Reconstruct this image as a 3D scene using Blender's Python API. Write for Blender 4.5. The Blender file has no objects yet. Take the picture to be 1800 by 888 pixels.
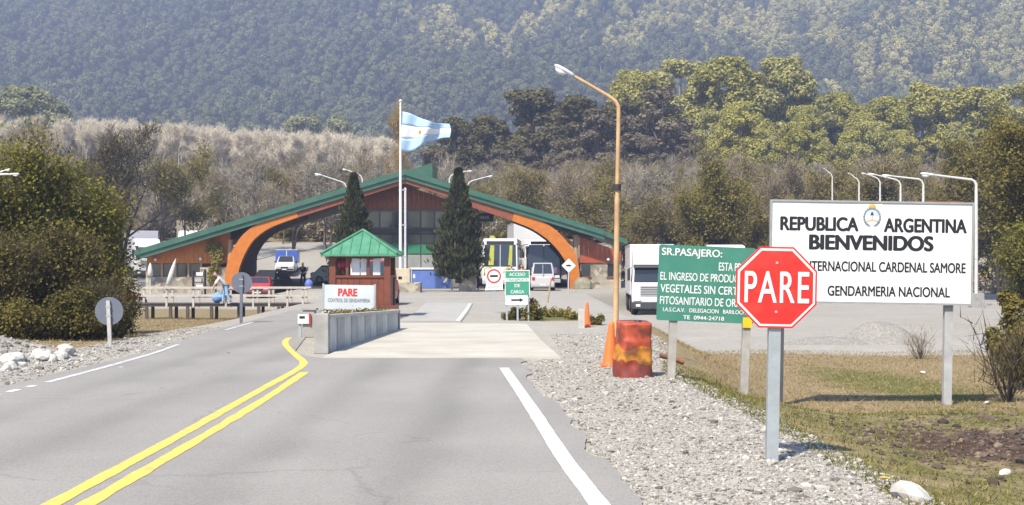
import bpy, bmesh, math, random
import numpy as np
from mathutils import Vector, Matrix, Euler

# ------------------------------------------------------------------ camera, sky, sun, exposure
SC = bpy.context.scene
COL = SC.collection
FPX, HOR, CAMZ = 2400.0, 465.0, 1.75           # focal length in photo pixels, horizon row, eye height

cam_d = bpy.data.cameras.new('camera')
cam_d.sensor_width = 36.0
cam_d.lens = FPX / 1800.0 * 36.0
cam_d.shift_y = (HOR - 444.0) / 1800.0
cam_d.clip_start = 0.1
cam_d.clip_end = 6000.0
cam = bpy.data.objects.new('camera', cam_d)
cam.location = (0, 0, CAMZ)
cam.rotation_euler = (math.radians(90), 0, 0)
COL.objects.link(cam)
SC.camera = cam

SUN_EL = math.radians(51)
SUN_AZ = math.radians(208)                     # compass, clockwise from +Y: behind the camera, to the left
sun_dir = Vector((math.sin(SUN_AZ) * math.cos(SUN_EL), math.cos(SUN_AZ) * math.cos(SUN_EL), math.sin(SUN_EL)))
W = bpy.data.worlds.new('World')
SC.world = W
W.use_nodes = True
wn = W.node_tree
wn.nodes.clear()
sky = wn.nodes.new('ShaderNodeTexSky')
sky.sky_type = 'NISHITA'
sky.sun_disc = False
sky.sun_elevation = SUN_EL
sky.sun_rotation = SUN_AZ
sky.altitude = 900
bg = wn.nodes.new('ShaderNodeBackground')
bg.inputs[1].default_value = 0.12
wo = wn.nodes.new('ShaderNodeOutputWorld')
wn.links.new(sky.outputs[0], bg.inputs[0])
wn.links.new(bg.outputs[0], wo.inputs[0])
sun_d = bpy.data.lights.new('sun', 'SUN')
sun_d.energy = 4.2
sun_d.angle = math.radians(2.5)
sun_d.color = (1.0, 0.905, 0.755)
sun = bpy.data.objects.new('sun', sun_d)
sun.rotation_euler = sun_dir.to_track_quat('Z', 'Y').to_euler()
sun.location = (-40, -40, 60)
COL.objects.link(sun)
SC.view_settings.view_transform = 'Standard'
SC.view_settings.look = 'None'
SC.view_settings.exposure = 1.3
SC.view_settings.gamma = 1.0
SC.view_settings.use_curve_mapping = False
SC.render.engine = 'CYCLES'
SC.cycles.use_denoising = True
SC.cycles.max_bounces = 6
SC.cycles.transparent_max_bounces = 8
SC.cycles.volume_bounces = 0
SC.cycles.caustics_reflective = False
SC.cycles.caustics_refractive = False

rng = np.random.default_rng(7)
random.seed(7)

# ------------------------------------------------------------------ helpers: layout
def X(px, Y):
    return (px - 900.0) / FPX * Y
def Z(py, Y):
    return CAMZ + (HOR - py) / FPX * Y

def sstep(a, b, x):
    t = np.clip((x - a) / (b - a), 0, 1)
    return t * t * (3 - 2 * t)

def vnoise(x, y, seed=0):
    """cheap smooth value noise, vectorised"""
    x = np.asarray(x, float); y = np.asarray(y, float)
    xi = np.floor(x).astype(np.int64); yi = np.floor(y).astype(np.int64)
    fx = x - xi; fy = y - yi
    fx = fx * fx * (3 - 2 * fx); fy = fy * fy * (3 - 2 * fy)
    def h(a, b):
        n = (a * 374761393 + b * 668265263 + seed * 1442695041) & 0x7fffffff
        n = ((n ^ (n >> 13)) * 1274126177) & 0x7fffffff
        return ((n ^ (n >> 16)) & 0xffff) / 65535.0
    return (h(xi, yi) * (1 - fx) + h(xi + 1, yi) * fx) * (1 - fy) + (h(xi, yi + 1) * (1 - fx) + h(xi + 1, yi + 1) * fx) * fy

def fbm(x, y, seed=0, oct=4):
    s = 0; a = 0.5
    for i in range(oct):
        s = s + a * (vnoise(np.asarray(x) * 2 ** i, np.asarray(y) * 2 ** i, seed + i) - 0.5)
        a *= 0.5
    return s

def right_edge(y):
    return np.interp(y, [0, 10, 15, 22, 30, 45, 82, 93, 99, 104], [2.75, 2.8, 2.7, 2.4, 3.1, 3.7, 4.3, 9.0, 11.0, 12.0])
def left_edge(y):
    return np.interp(y, [0, 20, 30, 45, 60, 85, 95], [-8.8, -8.9, -8.7, -8.7, -9.2, -11.0, -15.0])

def gz(x, y):
    x = np.asarray(x, float); y = np.asarray(y, float)
    far = np.interp(y, [0, 98, 112, 125, 140, 150, 260, 350, 500, 640, 1210, 1330, 1500, 2700], [0, 0, .35, .6, 3.0, 4.2, 15, 22, 30, 38, 272, 296, 298, 290])
    far = far + sstep(640, 900, y) * (fbm(x / 150, y / 150, 3) * 75)
    e = right_edge(y)
    d = np.interp(y, [0, 18.3, 22.5, 26, 45, 95, 112, 150], [-.22, -.25, -.80, -.88, -1.1, -1.1, -.7, 0])
    w = np.interp(y, [0, 20, 30, 85, 95], [1.3, 2.2, 3.0, 1.8, 1.5])
    r = sstep(0, 1, (x - e) / w)
    l = left_edge(y)
    dl = np.interp(y, [0, 18, 30, 40, 62, 85, 100, 120], [.1, .2, .0, -.45, -.72, -.6, -.35, 0])
    lf = sstep(0, 1, (l - x) / 2.2)
    z = far + d * r + dl * lf
    rough = np.maximum(r, lf) * (y < 130)
    z = z + rough * (fbm(x / 1.3, y / 1.3, 11) * 0.10 + fbm(x / 6, y / 6, 21) * 0.18)
    bench = r * (y < 21)
    z = z + bench * fbm(x / .35, y / .35, 31, 3) * 0.07
    # gravel heaps
    z = z + 0.50 * np.exp(-(((x + 11.0) / 1.9) ** 2 + ((y - 26.0) / 2.6) ** 2)) * lf
    z = z + sstep(128, 200, y) * fbm(x / 30, y / 30, 41) * 2.5
    z = z + 6.0 * np.exp(-(((x + 120) / 60) ** 2 + ((y - 300) / 60) ** 2))
    return z
def G(x, y):
    return float(gz(x, y))

# ------------------------------------------------------------------ helpers: materials
MATS = {}
ALB = .72                                      # all painted and mineral tones are scaled by this to offset the raised exposure
def nt(name):
    m = bpy.data.materials.new(name)
    m.use_nodes = True
    t = m.node_tree
    return m, t, t.nodes['Principled BSDF']

def mat(name, col, rough=0.6, var=0.12, scale=6.0, bump=0.0, metal=0.0, spec=0.4, dirt=None, dirt_amt=0.0, dscale=3.0):
    """painted / raw surface: colour varied by two noises, optional dirt tone in blotches, fine relief"""
    if name in MATS:
        return MATS[name]
    col = tuple(c * ALB for c in col)
    if dirt: dirt = tuple(c * ALB for c in dirt)
    m, t, p = nt(name)
    tc = t.nodes.new('ShaderNodeTexCoord')
    n = t.nodes.new('ShaderNodeTexNoise'); n.inputs['Scale'].default_value = scale; n.inputs['Detail'].default_value = 6
    t.links.new(tc.outputs['Object'], n.inputs['Vector'])
    mr = t.nodes.new('ShaderNodeMapRange'); mr.inputs[1].default_value = 0.3; mr.inputs[2].default_value = 0.7
    mr.inputs[3].default_value = 1 - var; mr.inputs[4].default_value = 1 + var
    t.links.new(n.outputs['Fac'], mr.inputs[0])
    mx = t.nodes.new('ShaderNodeMix'); mx.data_type = 'RGBA'; mx.blend_type = 'MULTIPLY'; mx.inputs[0].default_value = 1
    mx.inputs[6].default_value = (*col, 1)
    t.links.new(mr.outputs[0], mx.inputs[7])
    out = mx.outputs[2]
    if dirt:
        n2 = t.nodes.new('ShaderNodeTexNoise'); n2.inputs['Scale'].default_value = dscale; n2.inputs['Detail'].default_value = 8
        t.links.new(tc.outputs['Object'], n2.inputs['Vector'])
        r2 = t.nodes.new('ShaderNodeMapRange'); r2.inputs[1].default_value = 0.45; r2.inputs[2].default_value = 0.75
        r2.inputs[3].default_value = 0; r2.inputs[4].default_value = dirt_amt
        t.links.new(n2.outputs['Fac'], r2.inputs[0])
        m2 = t.nodes.new('ShaderNodeMix'); m2.data_type = 'RGBA'
        t.links.new(r2.outputs[0], m2.inputs[0]); t.links.new(out, m2.inputs[6]); m2.inputs[7].default_value = (*dirt, 1)
        out = m2.outputs[2]
    t.links.new(out, p.inputs['Base Color'])
    p.inputs['Roughness'].default_value = rough
    p.inputs['Metallic'].default_value = metal
    p.inputs['Specular IOR Level'].default_value = spec
    if bump:
        b = t.nodes.new('ShaderNodeBump'); b.inputs['Strength'].default_value = bump; b.inputs['Distance'].default_value = 0.02
        t.links.new(n.outputs['Fac'], b.inputs['Height']); t.links.new(b.outputs[0], p.inputs['Normal'])
    MATS[name] = m
    return m

def leaf_mat(name, cols, trans=0.35, objvar=0.25):
    """foliage: colour picked per leaf and per plant between the given tones, some light through the leaf"""
    m, t, p = nt(name)
    g = t.nodes.new('ShaderNodeNewGeometry')
    oi = t.nodes.new('ShaderNodeObjectInfo')
    ad = t.nodes.new('ShaderNodeMath'); ad.operation = 'MULTIPLY_ADD'; ad.inputs[1].default_value = 1 - objvar
    ml = t.nodes.new('ShaderNodeMath'); ml.operation = 'MULTIPLY'; ml.inputs[1].default_value = objvar
    t.links.new(oi.outputs['Random'], ml.inputs[0])
    t.links.new(g.outputs['Random Per Island'], ad.inputs[0]); t.links.new(ml.outputs[0], ad.inputs[2])
    cr = t.nodes.new('ShaderNodeValToRGB')
    el = cr.color_ramp.elements
    while len(el) < len(cols):
        el.new(0.5)
    for i, c in enumerate(cols):
        el[i].position = i / (len(cols) - 1)
        el[i].color = (*c, 1)
    t.links.new(ad.outputs[0], cr.inputs[0])
    df = t.nodes.new('ShaderNodeBsdfDiffuse'); tr = t.nodes.new('ShaderNodeBsdfTranslucent')
    t.links.new(cr.outputs[0], df.inputs[0]); t.links.new(cr.outputs[0], tr.inputs[0])
    mx = t.nodes.new('ShaderNodeMixShader'); mx.inputs[0].default_value = trans
    t.links.new(df.outputs[0], mx.inputs[1]); t.links.new(tr.outputs[0], mx.inputs[2])
    out = t.nodes['Material Output']
    t.links.new(mx.outputs[0], out.inputs[0])
    t.nodes.remove(p)
    MATS[name] = m
    return m

# ------------------------------------------------------------------ helpers: meshes
def link(o, parent=None):
    COL.objects.link(o)
    if parent is not None:
        o.parent = parent
    return o

def tag(o, label=None, cat=None, group=None, kind=None):
    if label: o['label'] = label
    if cat: o['category'] = cat
    if group: o['group'] = group
    if kind: o['kind'] = kind
    return o

def thing(name, label, cat, loc=(0, 0, 0), rz=0.0, group=None, rot=None):
    o = bpy.data.objects.new(name, None)
    o.empty_display_size = 0.2
    o.location = loc
    o.rotation_euler = rot if rot else (0, 0, rz)
    link(o)
    return tag(o, label, cat, group)

class MB:
    def __init__(s):
        s.v = []; s.f = []; s.sm = []
    def add(s, verts, faces, smooth=False):
        b = len(s.v)
        s.v += [tuple(v) for v in verts]
        s.f += [tuple(b + i for i in f) for f in faces]
        s.sm += [smooth] * len(faces)
        return s
    def box(s, x0, x1, y0, y1, z0, z1):
        v = [(x0, y0, z0), (x1, y0, z0), (x1, y1, z0), (x0, y1, z0), (x0, y0, z1), (x1, y0, z1), (x1, y1, z1), (x0, y1, z1)]
        return s.add(v, [(0, 3, 2, 1), (4, 5, 6, 7), (0, 1, 5, 4), (1, 2, 6, 5), (2, 3, 7, 6), (3, 0, 4, 7)])
    def hexa(s, v):      # 8 verts like box order
        return s.add(v, [(0, 3, 2, 1), (4, 5, 6, 7), (0, 1, 5, 4), (1, 2, 6, 5), (2, 3, 7, 6), (3, 0, 4, 7)])
    def prism(s, pts, y0, y1, plane='xz'):
        """closed polygon (counter-clockwise in its plane) pushed from y0 to y1"""
        n = len(pts)
        def P(p, d):
            if plane == 'xz': return (p[0], d, p[1])
            if plane == 'yz': return (d, p[0], p[1])
            return (p[0], p[1], d)
        v = [P(p, y0) for p in pts] + [P(p, y1) for p in pts]
        f = [tuple(range(n)), tuple(range(2 * n - 1, n - 1, -1))]
        f += [(i, i + n, (i + 1) % n + n, (i + 1) % n) for i in range(n)]
        return s.add(v, f)
    def tube(s, path, radii, n=8, cap=True):
        path = [Vector(p) for p in path]
        if not hasattr(radii, '__len__'): radii = [radii] * len(path)
        rings = []
        prev = None
        for i, p in enumerate(path):
            d = (path[min(i + 1, len(path) - 1)] - path[max(i - 1, 0)]).normalized()
            a = Vector((0, 0, 1)) if abs(d.z) < 0.9 else Vector((1, 0, 0))
            if prev is None: u = d.cross(a).normalized()
            else:
                u = prev - d * prev.dot(d)
                u = u.normalized() if u.length > 1e-6 else d.cross(a).normalized()
            prev = u
            w = d.cross(u)
            rings.append([p + (u * math.cos(2 * math.pi * k / n) + w * math.sin(2 * math.pi * k / n)) * radii[i] for k in range(n)])
        v = [q for r in rings for q in r]
        f = []
        for i in range(len(path) - 1):
            for k in range(n):
                f.append((i * n + k, i * n + (k + 1) % n, (i + 1) * n + (k + 1) % n, (i + 1) * n + k))
        s.add(v, f, True)
        if cap:
            s.add(rings[0], [tuple(range(n - 1, -1, -1))]); s.add(rings[-1], [tuple(range(n))])
        return s
    def lathe(s, prof, n=20, c=(0, 0, 0), axis='z', smooth=True):
        v = []; f = []
        for (r, z) in prof:
            for k in range(n):
                a = 2 * math.pi * k / n
                if axis == 'z': v.append((c[0] + r * math.cos(a), c[1] + r * math.sin(a), c[2] + z))
                elif axis == 'y': v.append((c[0] + r * math.cos(a), c[1] + z, c[2] + r * math.sin(a)))
                else: v.append((c[0] + z, c[1] + r * math.cos(a), c[2] + r * math.sin(a)))
        for i in range(len(prof) - 1):
            for k in range(n):
                f.append((i * n + k, i * n + (k + 1) % n, (i + 1) * n + (k + 1) % n, (i + 1) * n + k))
        s.add(v, f, smooth)
        s.add(v[:n], [tuple(range(n - 1, -1, -1))]); s.add(v[-n:], [tuple(range(n))])
        return s
    def disc(s, r, y, t, c=(0, 0), n=28):     # disc facing -y
        return s.lathe([(r, y + t), (r, y)], n, (c[0], 0, c[1]), 'y', False)
    def ring(s, r0, r1, y, t, c=(0, 0), n=32, a0=0, a1=2 * math.pi):
        full = abs(a1 - a0 - 2 * math.pi) < 1e-6
        m = n if full else n + 1
        v = []
        for k in range(m):
            a = a0 + (a1 - a0) * k / n
            for (r, yy) in ((r0, y), (r1, y), (r1, y + t), (r0, y + t)):
                v.append((c[0] + r * math.cos(a), yy, c[1] + r * math.sin(a)))
        f = []
        for k in range(n):
            b = k * 4; e = ((k + 1) % m) * 4
            for j in range(4):
                f.append((b + j, b + (j + 1) % 4, e + (j + 1) % 4, e + j))
        if not full:
            f.append((0, 3, 2, 1)); q = (m - 1) * 4; f.append((q, q + 1, q + 2, q + 3))
        return s.add(v, f)
    def mesh(s, name):
        me = bpy.data.meshes.new(name)
        me.from_pydata(s.v, [], s.f)
        me.polygons.foreach_set('use_smooth', s.sm)
        return me
    def build(s, name, m, parent=None, bevel=0.0, fix=True):
        me = s.mesh(name)
        if fix:
            bm = bmesh.new(); bm.from_mesh(me)
            bmesh.ops.recalc_face_normals(bm, faces=bm.faces)
            bm.to_mesh(me); bm.free()
        if m: me.materials.append(m)
        o = bpy.data.objects.new(name, me)
        link(o, parent)
        if bevel:
            b = o.modifiers.new('bevel', 'BEVEL'); b.width = bevel; b.segments = 2; b.limit_method = 'ANGLE'; b.angle_limit = math.radians(40)
        return o

def np_mesh(name, verts, nper, m, smooth=False):
    """faces of nper consecutive vertices"""
    verts = np.asarray(verts, np.float32).reshape(-1, 3)
    nv = len(verts); nf = nv // nper
    me = bpy.data.meshes.new(name)
    me.vertices.add(nv); me.vertices.foreach_set('co', verts.ravel())
    me.loops.add(nv); me.loops.foreach_set('vertex_index', np.arange(nv, dtype=np.int32))
    me.polygons.add(nf)
    me.polygons.foreach_set('loop_start', np.arange(0, nv, nper, dtype=np.int32))
    me.update(calc_edges=True)
    if m: me.materials.append(m)
    return me

def idx_mesh(name, verts, faces, m, smooth=False):
    verts = np.asarray(verts, np.float32); faces = np.asarray(faces, np.int32)
    k = faces.shape[1]
    me = bpy.data.meshes.new(name)
    me.vertices.add(len(verts)); me.vertices.foreach_set('co', verts.ravel())
    me.loops.add(faces.size); me.loops.foreach_set('vertex_index', faces.ravel())
    me.polygons.add(len(faces))
    me.polygons.foreach_set('loop_start', np.arange(0, faces.size, k, dtype=np.int32))
    me.polygons.foreach_set('use_smooth', np.full(len(faces), smooth))
    me.update(calc_edges=True)
    if m: me.materials.append(m)
    return me

def mobj(name, me, parent=None, loc=None):
    o = bpy.data.objects.new(name, me)
    if loc: o.location = loc
    return link(o, parent)

def text(s, h, w, m, parent, x, y, z, name='lettering', bold=0.0, align='C', t=0.002, space=1.0):
    """lettering in the xz plane facing -y: cap height h, width w, centred (C) or starting (L) at x, centre height z"""
    cu = bpy.data.curves.new(name, 'FONT')
    cu.body = s; cu.size = 1.0; cu.space_character = space
    tmp = bpy.data.objects.new('tmp_text', cu)
    COL.objects.link(tmp)
    dg = bpy.context.evaluated_depsgraph_get()
    me0 = bpy.data.meshes.new_from_object(tmp.evaluated_get(dg))
    bpy.data.objects.remove(tmp); bpy.data.curves.remove(cu)
    co = np.array([v.co[:] for v in me0.vertices])
    fs = [tuple(p.vertices) for p in me0.polygons]
    bpy.data.meshes.remove(me0)
    mn, mxx = co.min(0), co.max(0)
    bo = bold * 1.0
    sx = w / (mxx[0] - mn[0] + 2 * bo); sz = h / (mxx[1] - mn[1] + bo)
    mb = MB()
    steps = [(0, 0)] if bo == 0 else [(0, 0), (-bo, 0), (bo, 0), (-bo * .5, bo * .5), (bo * .5, bo * .5), (bo * .5, -bo * .5), (-bo * .5, -bo * .5)]
    x0 = x - w / 2 if align == 'C' else x
    for i, (dx, dz) in enumerate(steps):           # heavier strokes: the glyphs laid several times, a hair apart in depth
        mb.add([((c[0] - mn[0] + bo + dx) * sx + x0, y - i * .0005, (c[1] - (mn[1] + mxx[1]) / 2 + dz) * sz + z) for c in co], fs)
    return mb.build(name, m, parent, fix=False)

# ------------------------------------------------------------------ materials
M_white = mat('white_paint', (.80, .80, .79), .45, .05, 5, dirt=(.5, .47, .42), dirt_amt=.25)
M_signwhite = mat('sign_white', (.84, .85, .87), .4, .03, 2, dirt=(.62, .62, .62), dirt_amt=.2, dscale=1.5)
M_black = mat('black_paint', (.012, .012, .014), .5, .1)
M_rubber = mat('rubber', (.02, .02, .02), .85, .2)
M_glass = mat('vehicle_glass', (.03, .035, .045), .08, .1, spec=.6)
M_dark = mat('dark_trim', (.03, .03, .033), .6, .2)
M_chrome = mat('bright_metal', (.6, .6, .6), .3, .05, metal=.9)
M_galv = mat('galvanised_steel', (.42, .46, .48), .5, .10, 12, metal=.35, dirt=(.3, .27, .22), dirt_amt=.25)
M_green = mat('sign_green', (.045, .21, .15), .45, .08, 3, dirt=(.10, .26, .2), dirt_amt=.3)
M_red = mat('sign_red', (.64, .022, .016), .4, .06, 3, dirt=(.55, .10, .07), dirt_amt=.3, dscale=8)
M_wood_or = mat('orange_timber', (.55, .165, .014), .5, .12, 3, .2)
M_wood_br = mat('red_brown_timber', (.24, .066, .028), .55, .18, 4, .2)
M_log = mat('pale_log', (.42, .30, .17), .75, .2, 5, .3)
M_roofg = mat('green_roof_metal', (.042, .125, .085), .38, .10, 2, dirt=(.10, .18, .14), dirt_amt=.35, dscale=1.0)
M_kioskg = mat('kiosk_roof_green', (.075, .25, .145), .42, .08, 3, dirt=(.16, .38, .26), dirt_amt=.4)
M_conc = mat('grey_concrete', (.34, .335, .32), .85, .14, 4, .35, dirt=(.2, .19, .17), dirt_amt=.5)
M_tail = mat('tail_lamp_red', (.55, .02, .02), .25, .05)
M_lamp = mat('lamp_glass', (.85, .87, .88), .15, .03)
M_orange = mat('traffic_orange', (.85, .17, .03), .5, .08, 5, dirt=(.6, .16, .07), dirt_amt=.4)
M_skin = mat('skin', (.48, .29, .2), .6, .05)

def ground_material():
    m, t, p = nt('ground_cover')
    tc = t.nodes.new('ShaderNodeTexCoord')
    at = t.nodes.new('ShaderNodeAttribute'); at.attribute_name = 'cover'
    sep = t.nodes.new('ShaderNodeSeparateColor'); t.links.new(at.outputs['Color'], sep.inputs[0])
    def noise(scale, det=8, rough=.6):
        n = t.nodes.new('ShaderNodeTexNoise'); n.inputs['Scale'].default_value = scale; n.inputs['Detail'].default_value = det
        n.inputs['Roughness'].default_value = rough
        t.links.new(tc.outputs['Object'], n.inputs['Vector']); return n
    def ramp(src, stops):
        r = t.nodes.new('ShaderNodeValToRGB'); el = r.color_ramp.elements
        while len(el) < len(stops): el.new(.5)
        for i, (q, c) in enumerate(stops): el[i].position = q; el[i].color = (*[k_ * ALB for k_ in c], 1)
        t.links.new(src, r.inputs[0]); return r.outputs[0]
    def mix(f, a, b):
        x = t.nodes.new('ShaderNodeMix'); x.data_type = 'RGBA'
        t.links.new(f, x.inputs[0]); t.links.new(a, x.inputs[6]); t.links.new(b, x.inputs[7]); return x.outputs[2]
    vor = t.nodes.new('ShaderNodeTexVoronoi'); vor.inputs['Scale'].default_value = 26; t.links.new(tc.outputs['Object'], vor.inputs['Vector'])
    nf = noise(9); nm = noise(1.7); nl = noise(.25, 5)
    sc = t.nodes.new('ShaderNodeSeparateColor'); t.links.new(vor.outputs['Color'], sc.inputs[0])
    grav = ramp(sc.outputs[0], [(0, (.2, .185, .165)), (.35, (.32, .30, .268)), (.8, (.39, .37, .333)), (1, (.48, .455, .41))])
    pale = ramp(nm.outputs['Fac'], [(.25, (.34, .318, .278)), (.5, (.415, .393, .347)), (.75, (.47, .448, .397))])
    hm = t.nodes.new('ShaderNodeMapRange'); hm.inputs[1].default_value = .35; hm.inputs[2].default_value = .65; hm.inputs[3].default_value = .25; hm.inputs[4].default_value = .75
    t.links.new(nl.outputs['Fac'], hm.inputs[0])
    grav2 = mix(hm.outputs[0], grav, pale)
    dry = ramp(nf.outputs['Fac'], [(.2, (.13, .095, .055)), (.45, (.25, .19, .105)), (.62, (.33, .26, .15)), (.85, (.42, .35, .22))])
    gree = ramp(nf.outputs['Fac'], [(.25, (.055, .06, .016)), (.5, (.13, .135, .036)), (.75, (.22, .20, .07))])
    dirt = ramp(nf.outputs['Fac'], [(.25, (.028, .018, .013)), (.5, (.075, .046, .033)), (.75, (.16, .10, .07))])
    def wob(ch, lo=.35, hi=.65, amt=.7):
        a = t.nodes.new('ShaderNodeMath'); a.operation = 'SUBTRACT'; t.links.new(nm.outputs['Fac'], a.inputs[0]); a.inputs[1].default_value = .5
        b = t.nodes.new('ShaderNodeMath'); b.operation = 'MULTIPLY_ADD'; t.links.new(a.outputs[0], b.inputs[0]); b.inputs[1].default_value = amt; t.links.new(ch, b.inputs[2])
        r = t.nodes.new('ShaderNodeMapRange'); r.inputs[1].default_value = lo; r.inputs[2].default_value = hi; t.links.new(b.outputs[0], r.inputs[0])
        return r.outputs[0]
    c = mix(wob(sep.outputs[1], .3, .7, 1.1), dry, gree)
    c = mix(wob(sep.outputs[2], .35, .65, 1.3), c, dirt)
    c = mix(wob(sep.outputs[0], .42, .58, .7), c, grav2)
    t.links.new(c, p.inputs['Base Color'])
    p.inputs['Roughness'].default_value = .95
    p.inputs['Specular IOR Level'].default_value = .15
    b = t.nodes.new('ShaderNodeBump'); b.inputs['Strength'].default_value = .7; b.inputs['Distance'].default_value = .025
    t.links.new(vor.outputs['Distance'], b.inputs['Height']); t.links.new(b.outputs[0], p.inputs['Normal'])
    return m

def asphalt_material():
    m, t, p = nt('worn_asphalt')
    tc = t.nodes.new('ShaderNodeTexCoord')
    mp = t.nodes.new('ShaderNodeMapping'); mp.inputs['Scale'].default_value = (1, .12, 1)   # wear runs along the road
    t.links.new(tc.outputs['Object'], mp.inputs[0])
    n1 = t.nodes.new('ShaderNodeTexNoise'); n1.inputs['Scale'].default_value = .9; n1.inputs['Detail'].default_value = 5; t.links.new(mp.outputs[0], n1.inputs['Vector'])
    n2 = t.nodes.new('ShaderNodeTexNoise'); n2.inputs['Scale'].default_value = 60; n2.inputs['Detail'].default_value = 3; t.links.new(tc.outputs['Object'], n2.inputs['Vector'])
    n3 = t.nodes.new('ShaderNodeTexNoise'); n3.inputs['Scale'].default_value = .35; n3.inputs['Detail'].default_value = 6; t.links.new(tc.outputs['Object'], n3.inputs['Vector'])
    r = t.nodes.new('ShaderNodeValToRGB'); e = r.color_ramp.elements
    e[0].position = .32; e[0].color = (.198, .190, .177, 1); e[1].position = .68; e[1].color = (.222, .213, .198, 1)
    t.links.new(n1.outputs['Fac'], r.inputs[0])
    a = t.nodes.new('ShaderNodeMapRange'); a.inputs[1].default_value = .3; a.inputs[2].default_value = .7; a.inputs[3].default_value = .78; a.inputs[4].default_value = 1.2
    t.links.new(n2.outputs['Fac'], a.inputs[0])
    b = t.nodes.new('ShaderNodeMapRange'); b.inputs[1].default_value = .35; b.inputs[2].default_value = .65; b.inputs[3].default_value = .93; b.inputs[4].default_value = 1.06
    t.links.new(n3.outputs['Fac'], b.inputs[0])
    k = t.nodes.new('ShaderNodeMath'); k.operation = 'MULTIPLY'; t.links.new(a.outputs[0], k.inputs[0]); t.links.new(b.outputs[0], k.inputs[1])
    x = t.nodes.new('ShaderNodeMix'); x.data_type = 'RGBA'; x.blend_type = 'MULTIPLY'; x.inputs[0].default_value = 1
    t.links.new(r.outputs[0], x.inputs[6]); t.links.new(k.outputs[0], x.inputs[7])
    sx = t.nodes.new('ShaderNodeSeparateXYZ'); t.links.new(tc.outputs['Object'], sx.inputs[0])
    col = x.outputs[2]
    def math_(op, a_, b_):
        q_ = t.nodes.new('ShaderNodeMath'); q_.operation = op
        for i_, v_ in enumerate((a_, b_)):
            if isinstance(v_, (int, float)): q_.inputs[i_].default_value = v_
            else: t.links.new(v_, q_.inputs[i_])
        return q_.outputs[0]
    for (cx_, w_, amt) in ((-2.3, .3, .15), (-.85, .3, .17), (-5.9, .3, .12), (-4.5, .3, .12)):      # polished wheel tracks
        d_ = math_('ABSOLUTE', math_('ADD', math_('SUBTRACT', sx.outputs[0], cx_), math_('MULTIPLY', math_('SUBTRACT', n3.outputs['Fac'], .5), .7)), 0)
        r_ = t.nodes.new('ShaderNodeMapRange'); r_.interpolation_type = 'SMOOTHSTEP'; r_.inputs[1].default_value = 0; r_.inputs[2].default_value = w_ * 1.6; r_.inputs[3].default_value = 1 - amt; r_.inputs[4].default_value = 1
        t.links.new(d_, r_.inputs[0])
        y_ = t.nodes.new('ShaderNodeMix'); y_.data_type = 'RGBA'; y_.blend_type = 'MULTIPLY'; y_.inputs[0].default_value = 1
        t.links.new(col, y_.inputs[6]); t.links.new(r_.outputs[0], y_.inputs[7]); col = y_.outputs[2]
    vo = t.nodes.new('ShaderNodeTexVoronoi'); vo.feature = 'DISTANCE_TO_EDGE'; vo.inputs['Scale'].default_value = .33
    wn_ = t.nodes.new('ShaderNodeTexNoise'); wn_.inputs['Scale'].default_value = 2.2; wn_.inputs['Detail'].default_value = 5; t.links.new(tc.outputs['Object'], wn_.inputs['Vector'])
    va = t.nodes.new('ShaderNodeVectorMath'); va.operation = 'MULTIPLY_ADD'; va.inputs[1].default_value = (.7, .7, 0); t.links.new(wn_.outputs['Color'], va.inputs[0]); t.links.new(tc.outputs['Object'], va.inputs[2])
    t.links.new(va.outputs[0], vo.inputs['Vector'])
    ck = t.nodes.new('ShaderNodeMapRange'); ck.inputs[1].default_value = .003; ck.inputs[2].default_value = .009; ck.inputs[3].default_value = .84; ck.inputs[4].default_value = 1; t.links.new(vo.outputs['Distance'], ck.inputs[0])
    gate = t.nodes.new('ShaderNodeMapRange'); gate.inputs[1].default_value = .48; gate.inputs[2].default_value = .56; t.links.new(n3.outputs['Fac'], gate.inputs[0])
    lk = t.nodes.new('ShaderNodeMix'); lk.data_type = 'FLOAT'; t.links.new(gate.outputs[0], lk.inputs[0]); lk.inputs[2].default_value = 1; t.links.new(ck.outputs[0], lk.inputs[3])
    y_ = t.nodes.new('ShaderNodeMix'); y_.data_type = 'RGBA'; y_.blend_type = 'MULTIPLY'; y_.inputs[0].default_value = 1
    t.links.new(col, y_.inputs[6]); t.links.new(lk.outputs[0], y_.inputs[7]); col = y_.outputs[2]
    t.links.new(col, p.inputs['Base Color']); p.inputs['Roughness'].default_value = .85; p.inputs['Specular IOR Level'].default_value = .25
    bp = t.nodes.new('ShaderNodeBump'); bp.inputs['Strength'].default_value = .35; bp.inputs['Distance'].default_value = .01
    t.links.new(n2.outputs['Fac'], bp.inputs['Height']); t.links.new(bp.outputs[0], p.inputs['Normal'])
    return m
M_ground = ground_material()
M_asph = asphalt_material()
M_slab = mat('cream_concrete', (.50, .475, .41), .85, .08, 1.2, .2, dirt=(.37, .335, .27), dirt_amt=.55, dscale=.7)
M_slab2 = mat('pale_grey_concrete', (.40, .39, .36), .85, .1, 1.5, .2, dirt=(.33, .32, .29), dirt_amt=.5, dscale=.9)
M_yel = mat('yellow_line_paint', (.80, .58, .10), .6, .10, 6, dirt=(.50, .37, .13), dirt_amt=.85, dscale=7)
M_wline = mat('white_line_paint', (.78, .78, .77), .6, .05, 3, dirt=(.42, .42, .41), dirt_amt=.8, dscale=8)
M_wworn = mat('worn_white_paint', (.62, .62, .61), .6, .08, 3, dirt=(.36, .36, .35), dirt_amt=.8, dscale=5)

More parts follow.
